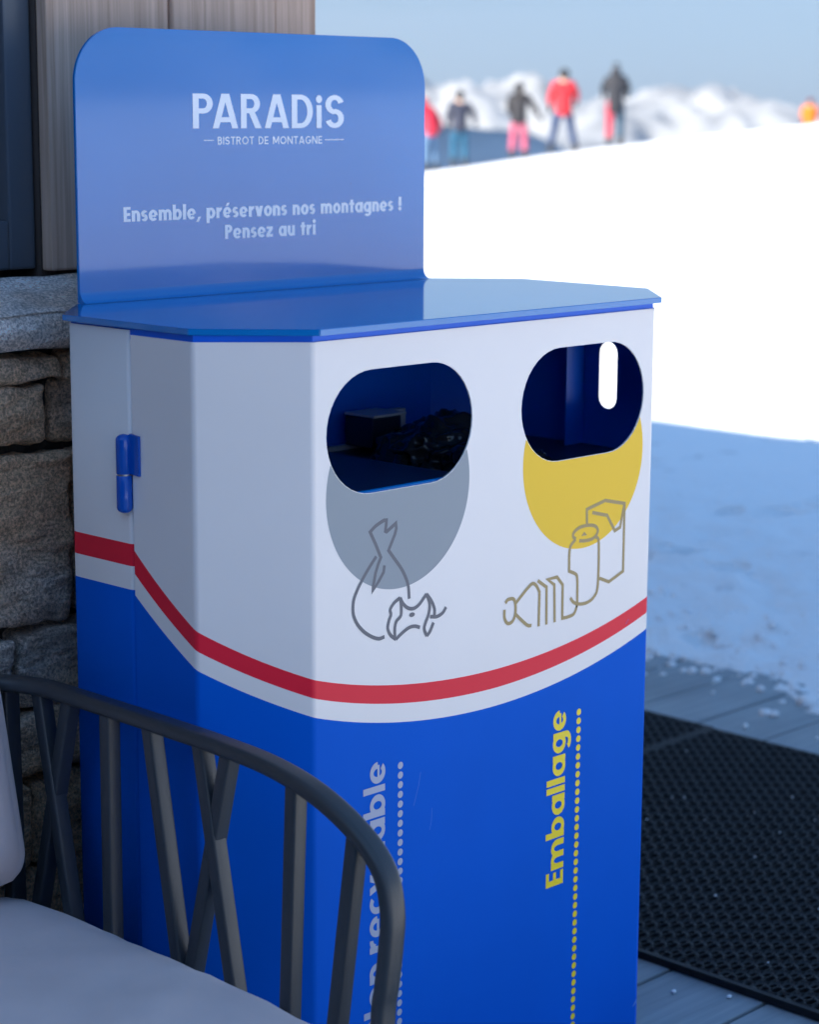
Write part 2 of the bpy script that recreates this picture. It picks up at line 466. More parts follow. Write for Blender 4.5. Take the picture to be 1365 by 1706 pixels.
def stone_mat(name, base, rust):
    m = bpy.data.materials.new(name); m.use_nodes = True
    t = m.node_tree; b = t.nodes['Principled BSDF']
    tc = t.nodes.new('ShaderNodeTexCoord')
    mp = t.nodes.new('ShaderNodeMapping'); mp.inputs['Scale'].default_value = (1, 1, 3.2); mp.inputs['Rotation'].default_value = (.1, .25, 0)
    t.links.new(tc.outputs['Object'], mp.inputs[0])
    def nz(s, d, v=mp, ro=.6):
        n = t.nodes.new('ShaderNodeTexNoise'); n.inputs['Scale'].default_value = s; n.inputs['Detail'].default_value = d; n.inputs['Roughness'].default_value = ro
        t.links.new(v.outputs[0] if v is mp else tc.outputs['Object'], n.inputs[0]); return n
    n1 = nz(14, 8); n2 = nz(3.1, 4, None); n3 = nz(210, 3, None, .8)
    r1 = t.nodes.new('ShaderNodeValToRGB')
    r1.color_ramp.elements[0].position = .3; r1.color_ramp.elements[0].color = (*[c * .45 for c in base], 1)
    r1.color_ramp.elements[1].position = .72; r1.color_ramp.elements[1].color = (*[c * 1.35 for c in base], 1)
    t.links.new(n1.outputs['Fac'], r1.inputs[0])
    r2 = t.nodes.new('ShaderNodeValToRGB'); r2.color_ramp.elements[0].position = .40; r2.color_ramp.elements[1].position = .58
    t.links.new(n2.outputs['Fac'], r2.inputs[0])
    mx = t.nodes.new('ShaderNodeMixRGB'); mx.inputs[2].default_value = (*rust, 1)
    mul = t.nodes.new('ShaderNodeMath'); mul.operation = 'MULTIPLY'; mul.inputs[1].default_value = .8
    t.links.new(r2.outputs[0], mul.inputs[0]); t.links.new(mul.outputs[0], mx.inputs[0]); t.links.new(r1.outputs[0], mx.inputs[1])
    r3 = t.nodes.new('ShaderNodeValToRGB'); r3.color_ramp.elements[0].position = .40; r3.color_ramp.elements[1].position = .64
    r3.color_ramp.elements[0].color = (.55, .55, .56, 1); r3.color_ramp.elements[1].color = (1.7, 1.7, 1.7, 1)
    t.links.new(n3.outputs['Fac'], r3.inputs[0])
    m2 = t.nodes.new('ShaderNodeMixRGB'); m2.blend_type = 'MULTIPLY'; m2.inputs[0].default_value = .95
    t.links.new(mx.outputs[0], m2.inputs[1]); t.links.new(r3.outputs[0], m2.inputs[2])
    t.links.new(m2.outputs[0], b.inputs['Base Color'])
    b.inputs['Roughness'].default_value = .8
    ad = t.nodes.new('ShaderNodeMath'); ad.operation = 'MULTIPLY_ADD'; ad.inputs[1].default_value = .35
    t.links.new(n3.outputs['Fac'], ad.inputs[0]); t.links.new(n1.outputs['Fac'], ad.inputs[2])
    bp = t.nodes.new('ShaderNodeBump'); bp.inputs['Strength'].default_value = 1.0; bp.inputs['Distance'].default_value = .02
    t.links.new(ad.outputs[0], bp.inputs['Height']); t.links.new(bp.outputs[0], b.inputs['Normal'])
    return m
M['stone'] = stone_mat('gneiss_blocks', (.62, .52, .44), (.70, .43, .24))
M['cap'] = stone_mat('gneiss_capstone', (.86, .79, .75), (.78, .58, .45))
M['mortar'] = mat('dark_joint', (.03, .028, .026), .95, bump=.6, bump_scale=60)

def snow_mat():
    m = bpy.data.materials.new('snow'); m.use_nodes = True
    t = m.node_tree; b = t.nodes['Principled BSDF']
    b.inputs['Base Color'].default_value = (.86, .88, .90, 1)
    b.inputs['Roughness'].default_value = .7
    b.inputs['Specular IOR Level'].default_value = .25
    tc = t.nodes.new('ShaderNodeTexCoord')
    hs = []
    for s, d in ((2.2, 5), (14, 6), (70, 4)):
        n = t.nodes.new('ShaderNodeTexNoise'); n.inputs['Scale'].default_value = s; n.inputs['Detail'].default_value = d; n.inputs['Roughness'].default_value = .65
        t.links.new(tc.outputs['Object'], n.inputs[0]); hs.append(n)
    a = t.nodes.new('ShaderNodeMath'); a.operation = 'MULTIPLY_ADD'; a.inputs[1].default_value = .35
    t.links.new(hs[1].outputs['Fac'], a.inputs[0]); t.links.new(hs[0].outputs['Fac'], a.inputs[2])
    a2 = t.nodes.new('ShaderNodeMath'); a2.operation = 'MULTIPLY_ADD'; a2.inputs[1].default_value = .12
    t.links.new(hs[2].outputs['Fac'], a2.inputs[0]); t.links.new(a.outputs[0], a2.inputs[2])
    # trodden hollows, sparse
    pn = t.nodes.new('ShaderNodeTexNoise'); pn.inputs['Scale'].default_value = 1.5; pn.inputs['Detail'].default_value = 3; pn.inputs['Roughness'].default_value = .7
    t.links.new(tc.outputs['Object'], pn.inputs[0])
    pr = t.nodes.new('ShaderNodeValToRGB'); pr.color_ramp.elements[0].position = .30; pr.color_ramp.elements[1].position = .38
    t.links.new(pn.outputs['Fac'], pr.inputs[0])
    # sparse greyer blotches in the snow colour
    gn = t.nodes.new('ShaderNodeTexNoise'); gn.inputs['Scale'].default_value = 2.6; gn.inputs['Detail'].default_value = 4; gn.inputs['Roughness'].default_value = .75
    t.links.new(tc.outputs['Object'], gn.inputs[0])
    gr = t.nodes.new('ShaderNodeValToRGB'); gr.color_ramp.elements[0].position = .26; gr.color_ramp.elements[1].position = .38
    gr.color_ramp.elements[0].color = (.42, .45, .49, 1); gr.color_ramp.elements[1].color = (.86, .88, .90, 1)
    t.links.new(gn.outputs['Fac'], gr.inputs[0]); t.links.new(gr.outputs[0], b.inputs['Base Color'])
    a3 = t.nodes.new('ShaderNodeMath'); a3.operation = 'MULTIPLY_ADD'; a3.inputs[1].default_value = 1.6
    t.links.new(pr.outputs[0], a3.inputs[0]); t.links.new(a2.outputs[0], a3.inputs[2]); a2 = a3
    bp = t.nodes.new('ShaderNodeBump'); bp.inputs['Strength'].default_value = .6; bp.inputs['Distance'].default_value = .08
    t.links.new(a2.outputs[0], bp.inputs['Height']); t.links.new(bp.outputs[0], b.inputs['Normal'])
    return m
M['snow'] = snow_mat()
M['far_snow'] = mat('far_snow_and_rock', (.16, .17, .19), .9, spec=.1, color2=(.46, .465, .47), var_scale=.006, detail=9)
M['rubber'] = mat('black_rubber', (.007, .008, .010), .6, spec=.28, bump=.3, bump_scale=400, rough_var=.1)
M['frame'] = mat('dark_grey_window_frame', (.10, .12, .15), .28)
M['glass'] = mat('dark_window_glass', (.006, .007, .009), .05)
M['roof'] = mat('dark_slate_roof', (.06, .06, .065), .7, var=.3, var_scale=3)

# ------------------------------------------------------------------ ground: deck, snow, mountains
F2 = Vector((.715, .699)).normalized(); R2 = Vector((F2.y, -F2.x)); C2 = Vector((CAM.x, CAM.y))
def uv(x, y):
    d = Vector((x, y)) - C2
    return d.dot(F2), d.dot(R2)
def wpt(u, v, z=0.):
    p = C2 + F2 * u + R2 * v
    return Vector((p.x, p.y, z))
U_RIDGE = 46.
def ridge_h(v): return float(np.interp(v, [-200, -30, .34, 2.6, 4.85, 8.6, 20, 60, 300], [-4, -.8, .15, .50, .80, 1.25, 2.0, 3.5, 8]))
DECK = (-3.35, 2.78, -1.0, 14.0)
def snow_h(x, y):
    u, v = uv(x, y)
    r = ridge_h(v * U_RIDGE / max(u, 12.)) if u > 0 else 0
    ur = U_RIDGE + .6 * math.sin(v * .4)
    if u <= 0: z = .05
    elif u < ur:
        k = u / ur
        z = .05 + (r - .05) * k ** 1.8
    else:
        d = u - ur
        z = r - .012 * d * d if d < 14 else r - 2.35 - .34 * (d - 14)
    z = max(z, -160)
    # soft footprints and lumps near the terrace
    near = max(0., 1 - u / 40) if u > 0 else 1.
    z += near * (.022 * noise.noise((x * .9, y * .9, 0)) + .014 * noise.noise((x * 3.1, y * 3.1, 4)))
    if u > 20: z += .03 * noise.noise((x * .35, y * .35, 9))
    # the edge that was shovelled off the deck
    e = .10 * noise.noise((y * 1.7, 3.3, 0)) + .07 * noise.noise((y * 6.0, 1.3, 0)) + .03 * noise.noise((y * 17, .3, 0))
    dx = x - (DECK[1] - .05 + e); dyf = (DECK[2]) - y
    d = max(dx, dyf) if y < DECK[2] else dx
    if x < DECK[0] - .0: d = 1.
    if d < -.12: return -.12
    if d > 2.2: return z
    q = max(0., min(1, (d + .12) / 1.2))
    fade = max(0., min(1., (2.2 - d) / 1.2))
    lump = noise.noise((x * 7, y * 7, 2)) * .030 + noise.noise((x * 17, y * 17, 7)) * .022 + noise.noise((x * 40, y * 40, 3)) * .006 + abs(noise.noise((x * 4, y * 4, 5))) * .030 - .006
    zz_ = z * q + lump * fade * (.55 + .45 * q)
    if d < .1: zz_ -= .016 * (.1 - d) / .22
    return zz_ if zz_ > -.004 else -.06
xs = np.concatenate([[-1500, -700, -350, -180, -90, -45, -22, -12, -7], np.arange(-4, 2.4, .8), np.arange(2.45, 5.2, .028), np.arange(5.2, 8, .07), np.arange(8, 16, .3), np.arange(16, 60, 1.2), np.arange(60, 140, 6), [160, 220, 300, 450, 700, 1500]])
ys = np.concatenate([[-1500, -700, -350, -180, -90, -45, -25, -14, -8], np.arange(-5, -.2, .4), np.arange(-.2, 3.0, .028), np.arange(3.0, 6, .07), np.arange(6, 16, .3), np.arange(16, 60, 1.2), np.arange(60, 140, 6), [160, 220, 300, 450, 700, 1500]])
mb = MB()
nx, ny = len(xs), len(ys)
mb.v = [(float(x), float(y), snow_h(float(x), float(y))) for y in ys for x in xs]
for j in range(ny - 1):
    for i in range(nx - 1):
        a = j * nx + i
        mb.f.append((a, a + 1, a + nx + 1, a + nx)); mb.m.append(0); mb.sm.append(True)
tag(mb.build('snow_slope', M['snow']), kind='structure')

# crumbs of snow scattered along the edge, on the deck and on the mats
rc_ = random.Random(41)
mb = MB()
def crumb(x, y, z, r):
    bm = bmesh.new(); bmesh.ops.create_icosphere(bm, subdivisions=2, radius=r)
    s = rnd.random() * 90
    for q in bm.verts:
        q.co = q.co * (1 + .45 * noise.noise(q.co / r * 1.1 + Vector((s, s, s))))
        q.co = Vector((q.co.x * 1.15, q.co.y, q.co.z * .8)) + Vector((x, y, z + r * .5))
    mb.bm(bm, 0, True)
for i in range(520):
    y = rnd.uniform(-.3, 3.0); x = DECK[1] + rnd.gauss(.14, .22)
    crumb(x, y, max(0, snow_h(x, y)) - .006, rnd.uniform(.004, .016) * (2.0 if rnd.random() < .14 else 1))
for i in range(46):
    x = DECK[1] - abs(rnd.gauss(0, .3)) - .05; y = rnd.uniform(-.2, 2.2)
    if x > 2.27: crumb(x, y, .001, rnd.uniform(.004, .012))
for i in range(40):
    crumb(rc_.uniform(1.1, 2.2), rc_.uniform(-.1, .95), .0145, rc_.uniform(.0012, .0026))
for x, y, r in ((1.86, .42, .0045), (1.55, .20, .005), (1.57, .215, .003), (1.32, .30, .0022), (1.75, .70, .002)):
    crumb(x, y, .016, r)
for x, y in ((.98, .02), (1.03, -.08), (.93, .1)): crumb(x, y, .001, .004)
rc = random.Random(23)
for i in range(150):
    u = rc.uniform(12.5, 26); v = rc.uniform(.05 * u, .22 * u + .5)
    p = wpt(u, v); r = rc.uniform(.015, .05) * (1.8 if rc.random() < .15 else 1)
    crumb(p.x, p.y, snow_h(p.x, p.y) - r * .3, r)
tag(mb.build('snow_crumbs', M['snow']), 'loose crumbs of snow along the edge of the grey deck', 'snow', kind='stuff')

# deck boards running along x
mb = MB()
def boards(x0, x1, y0, pitch, n, seed):
    r = random.Random(seed)
    for i in range(n):
        ya = y0 + i * pitch; dz = r.uniform(-.0015, .0015)
        mb.box(x0, x1, ya + .004, ya + pitch - .004, -.035, dz, 0, .003)
boards(1.50, DECK[1], .0635 - .2 * 5, .2, 72, 3)
boards(-.60, 1.494, -.034 - .2 * 5, .2, 72, 4)
boards(DECK[0], -.606, .0635 - .2 * 5, .2, 72, 5)
mb.box(DECK[0], DECK[1], -.95, 13.5, -.11, -.05, 1)
tag(mb.build('terrace_deck', [M['deck'], M['mortar']]), kind='structure')

# far mountains beyond the crest
def fbm(x, y, o=6, s=0.):
    return noise.fractal((x, y, s), 1.0, 2.0, o, noise_basis='PERLIN_ORIGINAL')
def ridged(x, y, s=0.): return 1 - abs(noise.noise((x, y, s)) * 2)
def far_h(u, v):
    # valley floor, a lower spur, and the range behind
    z = -260 + 20 * fbm(u / 900, v / 900)
    z += 251 * math.exp(-((u - 1800) / 560) ** 2) * (1 / (1 + math.exp((v - 192) / 26))) * (1 + .03 * fbm(u / 200, v / 120))
    z += 820 * math.exp(-((u - 1330) / 360) ** 2 - ((v + 520) / 270) ** 2)            # high peak hidden behind the bin: throws the shade
    crest = np.interp(v, [-2500, -400, 60, 170, 260, 380, 560, 760, 930, 1010, 1120, 1230, 1500, 2500],
                      [260, 150, 95, 118, 78, 100, 60, 42, 92, 88, 40, -8, -60, -40])
    g = math.exp(-((u - 7000) / 1500) ** 2)
    z += (crest + 262) * g * (.86 + .14 * ridged(u / 700, v / 330, 2)) + g * (62 * fbm(u / 420, v / 210, 7, 3) + 44 * ridged(u / 260, v / 120, 8) - 34)
    return z
us = np.concatenate([np.arange(300, 3000, 60), np.arange(3000, 5200, 200), np.arange(5200, 8800, 55), [9200, 10000, 12000]])
vs = np.concatenate([[-9000, -6000, -4000, -3000, -2400, -2000], np.arange(-1700, -300, 60), np.arange(-300, 2000, 22), [2200, 2600, 3200, 4200, 6000, 9000]])
mb = MB()
nu, nv = len(us), len(vs)
mb.v = [tuple(wpt(float(u), float(v), far_h(float(u), float(v)))) for u in us for v in vs]
for j in range(nu - 1):
    for i in range(nv - 1):
        a = j * nv + i
        mb.f.append((a, a + 1, a + nv + 1, a + nv)); mb.m.append(0); mb.sm.append(True)
# unseen range behind the camera's shoulder, added to brighten the panel's reflection
for a0, a1 in ((-175., -55.),):
    o = len(mb.v); na, nr = 100, 14
    for i in range(na + 1):
        t = R(a0 + (a1 - a0) * i / na); d = F2 * math.cos(t) - R2 * math.sin(t)
        for j in range(nr + 1):
            r = 2600 + 240 * j
            hgt = -160 + (520 + 150 * fbm(t * 4, 3.3) + 90 * fbm(t * 15, j * .3)) * min(1, j / 9) ** .8
            mb.v.append((C2.x + d.x * r, C2.y + d.y * r, hgt))
    for i in range(na):
        for j in range(nr):
            q = o + i * (nr + 1) + j
            mb.f.append((q, q + 1, q + nr + 2, q + nr + 1)); mb.m.append(0); mb.sm.append(True)
tag(mb.build('mountains', M['far_snow']), kind='structure')

# ------------------------------------------------------------------ chalet and stone wall
YW = .70
EAVE = 3.10
ch = thing('mountain_chalet', 'weathered larch clad mountain chalet with a dark framed window behind the recycling station', 'building', (0, YW, 0))
mb = MB()
mb.box(-8.6, .640, YW + .11, 14, 0, EAVE - .02)
mb.box(.108, .640, YW + .026, YW + .11, 1.2, EAVE - .02)
mb.box(-8.6, .108, YW + .026, YW + .11, 2.35, EAVE - .02)
mb.box(-8.6, -1.0, YW + .026, YW + .11, 1.2, 2.35)
mb.build('wall', M['wood_dark'], ch)
mb = MB()
def plank(x0, x1, z0, z1, y0, y1): mb.box(x0, x1, y0, y1, z0, z1, 0, .004)
edges = [.108, .345, .567]
for i, (a, b_) in enumerate(((.108, .343), (.347, .565), (.569, .662))):
    plank(a, b_, 1.236, EAVE - .03, YW - (.002, .006, .0)[i], YW + .024)
x = .106
while x > -8.5:
    w = rnd.uniform(.2, .24)
    if x - w > -1.0: plank(x - w + .004, x, 2.32, EAVE - .03, YW - rnd.uniform(0, .006), YW + .024)
    else: plank(x - w + .004, x, 1.236, EAVE - .03, YW - rnd.uniform(0, .006), YW + .024)
    x -= w
y = YW + .03
while y < 13.9:
    mb.box(.642, .660 + rnd.uniform(0, .005), y, y + .215, .2, EAVE - .03, 0, .004); y += .22
mb.build('plank_cladding', M['wood'], ch)
win = MB()
win.box(.058, .106, YW + .036, YW + .106, 1.238, 2.345, 0, .004)
win.box(-.99, .0575, YW + .036, YW + .106, 1.238, 1.312, 0, .004)
win.box(-.99, .0575, YW + .036, YW + .106, 2.27, 2.345, 0, .004)
win.box(-.99, -.90, YW + .036, YW + .106, 1.3125, 2.2695, 0, .004)
win.box(-.45, -.38, YW + .040, YW + .102, 1.3125, 2.2695, 0, .004)
wf = win.build('window', M['frame'], ch)
mb = MB(); mb.box(-.8995, -.4505, YW + .06, YW + .08, 1.313, 2.269); mb.box(-.3795, .0575, YW + .06, YW + .08, 1.313, 2.269)
p = mb.build('pane', M['glass']); p.parent = wf
mb = MB()
def to_y(a, b, d): return (a, d, b)
mb.prism([(1.3, EAVE), (1.3, EAVE - .2), (-4, EAVE + 1.9), (-9.3, EAVE - .2), (-9.3, EAVE), (-4, EAVE + 2.15)], to_y, .42, 14.5)
mb.build('roof', M['roof'], ch)
mb = MB()
mb.box(-10.5, -4.8, -6, YW - .01, 0, 2.8)  # unseen wing and its roof, added to darken the bin's left side
mb.build('added_shade_wing', M['wood_dark'], ch)
mb = MB()
mb.prism([(-4.5, 2.81), (-4.5, 2.96), (-10.8, 3.3), (-10.8, 3.15)], to_y, -6.2, .1)
mb.build('added_shade_wing_roof', M['roof'], ch)

sw = thing('stone_wall', 'rough gneiss block wall with a thick capstone under the chalet window', 'wall', (0, .6, 0))
def rock(mb, x0, x1, y0, y1, z0, z1, rough=.012, seed=0., n=10, rad=.010):
    bm = bmesh.new(); bmesh.ops.create_cube(bm, size=1)
    bmesh.ops.subdivide_edges(bm, edges=bm.edges[:], cuts=n, use_grid_fill=True)
    c = Vector(((x0 + x1) / 2, (y0 + y1) / 2, (z0 + z1) / 2)); hx = Vector(((x1 - x0) / 2, (y1 - y0) / 2, (z1 - z0) / 2))
    for q in bm.verts:
        p = Vector((q.co.x * 2 * hx.x, q.co.y * 2 * hx.y, q.co.z * 2 * hx.z))
        r = min(rad, hx.x, hx.y, hx.z)
        inner = Vector((max(-hx.x + r, min(hx.x - r, p.x)), max(-hx.y + r, min(hx.y - r, p.y)), max(-hx.z + r, min(hx.z - r, p.z))))
        d = p - inner
        if d.length > 0: p = inner + d.normalized() * min(d.length, r)
        w = p + c
        nv_ = Vector((noise.noise((w.x * 9, w.y * 9, w.z * 14 + seed)), noise.noise((w.x * 9 + 31, w.y * 9, w.z * 14 + seed)), noise.noise((w.x * 9, w.y * 9 + 17, w.z * 14 + seed))))
        n2 = Vector((noise.noise((w.x * 34, w.y * 34, w.z * 50 + seed)), noise.noise((w.x * 34 + 31, w.y * 34, w.z * 50)), noise.noise((w.x * 34, w.y * 34 + 17, w.z * 50))))
        n3_ = noise.noise((w.x * 90, w.y * 90, w.z * 130 + seed))
        strata = noise.noise((w.x * 3, w.y * 3, w.z * 75 + seed))
        q.co = w + nv_ * rough + n2 * rough * .35 + Vector((0, -1, 0)) * (n3_ * .0022 + strata * .0012)
    mb.bm(bm, 0, True)
mb = MB()
rs = random.Random(11)
courses = [(0, .17), (.175, .36), (.365, .50), (.505, .60), (.605, .722), (.735, .985), (.997, 1.088), (1.092, 1.13)]
for k, (z0, z1) in enumerate(courses):
    first = {7: [(-.30, .02), (.03, .3)], 6: [(-.22, -.012), (.012, .2)], 5: [(-.24, .028), (.04, .34)], 4: [(-.34, -.085), (-.07, .20)]}.get(k, [])
    xx = -3.4
    spans = []
    lo = first[0][0] if first else None
    while xx < .60:
        w = rs.uniform(.18, .42)
        if first and xx + w > lo - .06:
            spans.append((xx, lo - .012)); spans += first; xx = first[-1][1] + .012; first = []; continue
        x1 = min(xx + w, .61)
        if x1 - xx > .05: spans.append((xx, x1))
        xx += w + .012
    for a, b_ in spans:
        if b_ - a < .03: continue
        yf = .548 + rs.uniform(-.008, .014)
        if k == 6 and abs(a - .012) < .001: yf += .025
        vis = -1.0 < a < .4
        rock(mb, a, b_, yf, .68, z0, z1, .012, k * 3.7 + a, 34 if vis else 6)
mb.box(-3.4, .60, .60, .69, 0, 1.15, 1)
mb.build('stone_blocks', [M['stone'], M['mortar']], sw)
mb = MB()
xx = -3.4
for a, b_ in ((-3.4, -2.3), (-2.29, -1.2), (-1.19, -.42), (-.41, .625)):
    bm = bmesh.new(); bmesh.ops.create_cube(bm, size=1)
    bmesh.ops.subdivide_edges(bm, edges=bm.edges[:], cuts=22, use_grid_fill=True)
    for q in bm.verts:
        x = (a + b_) / 2 + q.co.x * (b_ - a); t = q.co.y + .5
        y = .535 + t * (.69 - .535)
        top = 1.186 + t * .046; z = 1.136 + (q.co.z + .5) * (top - 1.136)
        if t < .001: y += .010 * (abs(q.co.z) * 2) ** 3
        w = Vector((x, y, z))
        z += .008 * noise.noise((x * 7, y * 7, z * 9)) + .0035 * noise.noise((x * 30, y * 30, z * 40))
        y += (.010 * noise.noise((x * 8 + 5, y * 7, z * 14)) + .004 * noise.noise((x * 32 + 5, y * 30, z * 50))) * (1 - t)
        q.co = Vector((x, y, z))
    mb.bm(bm, 0, True)
mb.build('capstone', M['cap'], sw)

# ------------------------------------------------------------------ recycling station
A, B, S1, S2 = .1125, .1045, .1244, .2571
W0 = .70
YR = .466                                   # back of the bin
LC = math.hypot(A, B)
BOT = .035
bin_ = thing('recycling_station', 'white and blue recycling station with two openings, a red wave stripe and an upright panel', 'recycling bin', (.35, .2, 0))

# red-white-blue wave: heights by distance from the middle of the front
tt = [.05, .12, .175, .233, .30, .35, .3687, .40, .4465, .4775, .505, .5166, .535, .558, .581, .607, .627]
zz = [.699, .7005, .7100, .7195, .7342, .747, .754, .7659, .7852, .7995, .8154, .8218, .8332, .8508, .8663, .8846, .9005]
cr = np.polyfit(np.concatenate([[-x for x in tt[:3]], tt]), np.concatenate([zz[:3], zz]), 4)
tr_ = [.05, .121, .233, .242, .349, .3515, .40, .4775, .506, .517, .536, .559, .582, .606, .627]
zr_ = [.672, .6741, .693, .693, .7237, .7245, .7417, .7754, .7893, .7949, .8055, .8215, .836, .8539, .8715]
cb = np.polyfit(np.concatenate([[-x for x in tr_[:2]], tr_]), np.concatenate([zr_[:2], zr_]), 4)
tb_ = [.05, .1217, .233, .243, .349, .40, .478, .507, .518, .534, .558, .581, .605, .628]
zb_ = [.6446, .6485, .667, .667, .6977, .7154, .75, .7635, .7703, .7796, .7932, .8076, .8246, .8433]
cu = np.polyfit(np.concatenate([[-x for x in tb_[:2]], tb_]), np.concatenate([zb_[:2], zb_]), 4)
def zline(c, s): return float(np.polyval(c, abs(s - W0 / 2)))

# door sheet: flat pattern (s, z), then folded round the corners
LS = S1 + .0004
smin, smax = -LC - LS, W0 + LC + LS
RB = .013                                   # bend radius
path = [(-A, B + LS), (-A, B), (0, 0), (W0, 0), (W0 + A, B), (W0 + A, B + LS)]
def fold(s):
    """plan position on the folded sheet at pattern length s (corner at its sharp length, rounded)"""
    cum = [smin, -LC, 0, W0, W0 + LC, smax]
    P = [Vector(p) for p in path]
    for i in range(1, 5):
        d0 = (P[i] - P[i - 1]).normalized(); d1 = (P[i + 1] - P[i]).normalized()
        ang = d0.angle(d1); tl = RB * math.tan(ang / 2)
        e = s - cum[i]
        if abs(e) < tl:
            k = (e / tl + 1) / 2
            nrm = Vector((-d0.y, d0.x))
            if nrm.dot(d1) < 0: nrm = -nrm
            a0 = P[i] - d0 * tl; c = a0 + nrm * RB
            th = ang * k
            return c - nrm * RB * math.cos(th) + d0 * RB * math.sin(th)
    for i in range(5):
        if s <= cum[i + 1] + 1e-9 or i == 4:
            return P[i] + (P[i + 1] - P[i]) * ((s - cum[i]) / (cum[i + 1] - cum[i]))
def stadium(cx, cz, hw, hh, n=20):
    return arc(cx + hw - hh, cz, hh, hh, -90, 90, n) + arc(cx - hw + hh, cz, hh, hh, 90, 270, n)
HOLES = [(.1606, 1.0652, .1385, .082), (.5394, 1.0652, .1385, .082)]
# the vertical hand slot cut in the right-hand side of the door
ss = W0 + LC + (.177 - B)
SLOT = [(q[0] + ss, q[1] + 1.064) for q in [(b_, a) for a, b_ in stadium(0, 0, .054, .0185, 8)]]
svals = sorted(set([smin, smax] + [float(x) for x in np.linspace(smin, smax, 90)]))
topc = [(s, H) for s in svals]; rt_ = [(s, zline(cr, s)) for s in svals]; rb_ = [(s, zline(cb, s)) for s in svals]; bt_ = [(s, zline(cu, s)) for s in svals]
botc = [(s, BOT) for s in svals]
bm = bmesh.new()
def region(lower, upper, mi, holes=()):
    loops = [lower + upper[::-1]] + list(holes)
    flat = [p for l in loops for p in l]
    vs_ = [bm.verts.new((a, 0, b_)) for a, b_ in flat]
    for t in tessellate_polygon([[Vector((a, b_, 0)) for a, b_ in l] for l in loops]):
        try:
            f = bm.faces.new([vs_[i] for i in t]); f.material_index = mi
        except ValueError: pass
region(rt_, topc, 0, [stadium(*h) for h in HOLES] + [SLOT])
region(rb_, rt_, 1)
region(bt_, rb_, 0)
region(botc, bt_, 2)
bmesh.ops.remove_doubles(bm, verts=bm.verts[:], dist=1e-6)
for f in bm.faces:
    if f.normal.y > 0: f.normal_flip()
cum = [-LC, 0, W0, W0 + LC]
for c in cum:
    for k in np.linspace(-1, 1, 11):
        tl = RB * math.tan(R(22))
        bmesh.ops.bisect_plane(bm, geom=bm.verts[:] + bm.edges[:] + bm.faces[:], plane_co=(c + k * tl * 1.0, 0, 0), plane_no=(1, 0, 0), dist=1e-7)
for q in bm.verts:
    p = fold(q.co.x); q.co = Vector((p.x, p.y, q.co.z))
bm.normal_update()
me = bpy.data.meshes.new('door_panel')
bm.to_mesh(me); bm.free()
for m in (M['white'], M['red'], M['blue'], M['inner'], M['inner'], M['inner']): me.materials.append(m)
door = link('door_panel', me, bin_)
sol = door.modifiers.new('thickness', 'SOLIDIFY'); sol.thickness = .0022; sol.offset = -1; sol.material_offset = 3; sol.use_even_offset = False
DN = [Vector((-1, 0, 0)), Vector((-B, -A, 0)).normalized(), Vector((0, -1, 0)), Vector((B, -A, 0)).normalized(), Vector((1, 0, 0))]
for p in me.polygons: p.use_smooth = all(p.normal.dot(d) < .99995 for d in DN)

# back shell: plain level stripe, folded edge next to the door
ys_ = B + S1 + .0015
mb = MB()
bands = [(BOT, .8482, 2), (.8482, .8805, 0), (.8805, .9108, 1), (.9108, H + .006, 0)]
rad = .010
plan = [(-A + rad + .024, ys_ + .0), (-A + rad, ys_)] + [(-A + rad - rad * math.sin(R(a)), ys_ + rad - rad * math.cos(R(a))) for a in (15, 30, 45, 60, 75, 90)] + [(-A, B + S2)]
e0 = [(-A, B + S2 - .006), (-A + .0015, B + S2 + .001), (-A + .006, B + S2 + .0056)]
plan = plan[:-1] + e0 + [(0, YR)]
plan = plan + [(W0 - x, y) for x, y in plan[::-1]]
for z0, z1, mi in bands:
    n = len(plan)
    mb.add([(x, y, z0) for x, y in plan] + [(x, y, z1) for x, y in plan], [(i, i + 1, n + i + 1, n + i) for i in range(n - 1)], mi, True)
me = bpy.data.meshes.new('back_shell')
me.from_pydata(mb.v, [], mb.f)
for m in (M['white'], M['red'], M['blue'], M['inner'], M['inner'], M['inner']): me.materials.append(m)
for p, i in zip(me.polygons, mb.m): p.material_index = i; p.use_smooth = True
bm = bmesh.new(); bm.from_mesh(me); bmesh.ops.remove_doubles(bm, verts=bm.verts[:], dist=1e-6)
for f in bm.faces:
    c = f.calc_center_median() - Vector((.35, .25, .6))
    if f.normal.x * c.x + f.normal.y * c.y < 0: f.normal_flip()
bm.to_mesh(me); bm.free()
me.set_sharp_from_angle(angle=R(30))
shell = link('back_shell', me, bin_)
sol = shell.modifiers.new('thickness', 'SOLIDIFY'); sol.thickness = .0022; sol.offset = -1; sol.material_offset = 3

# rim under the lid, floor and plinth
def to_z(a, b, d): return (a, b, d)
def octo(o, y0=0, yb=YR):
    k = o * .414
    return [(0 + k, y0 + o), (W0 - k, y0 + o), (W0 + A - o, B + k), (W0 + A - o, B + S2 - k), (W0 - k, yb - o), (k, yb - o), (-A + o, B + S2 - k), (-A + o, B + k)]
mb = MB()
mb.prism(octo(.0028), to_z, H - .006, H + .0088, 0, holes=[octo(.022)[::-1]])
mb.build('lid_rim', M['inner'], bin_)
mb = MB(); mb.prism(octo(.004), to_z, BOT + .002, BOT + .012)
mb.build('floor_plate', M['blue'], bin_)
for x in (.02, .68):
    for y in (.06, .40):
        mb = MB(); mb.tube([(x, y, .0005), (x, y, BOT + .002)], ell(.018, .018, 14)); mb.build('foot', M['rubber'], bin_)

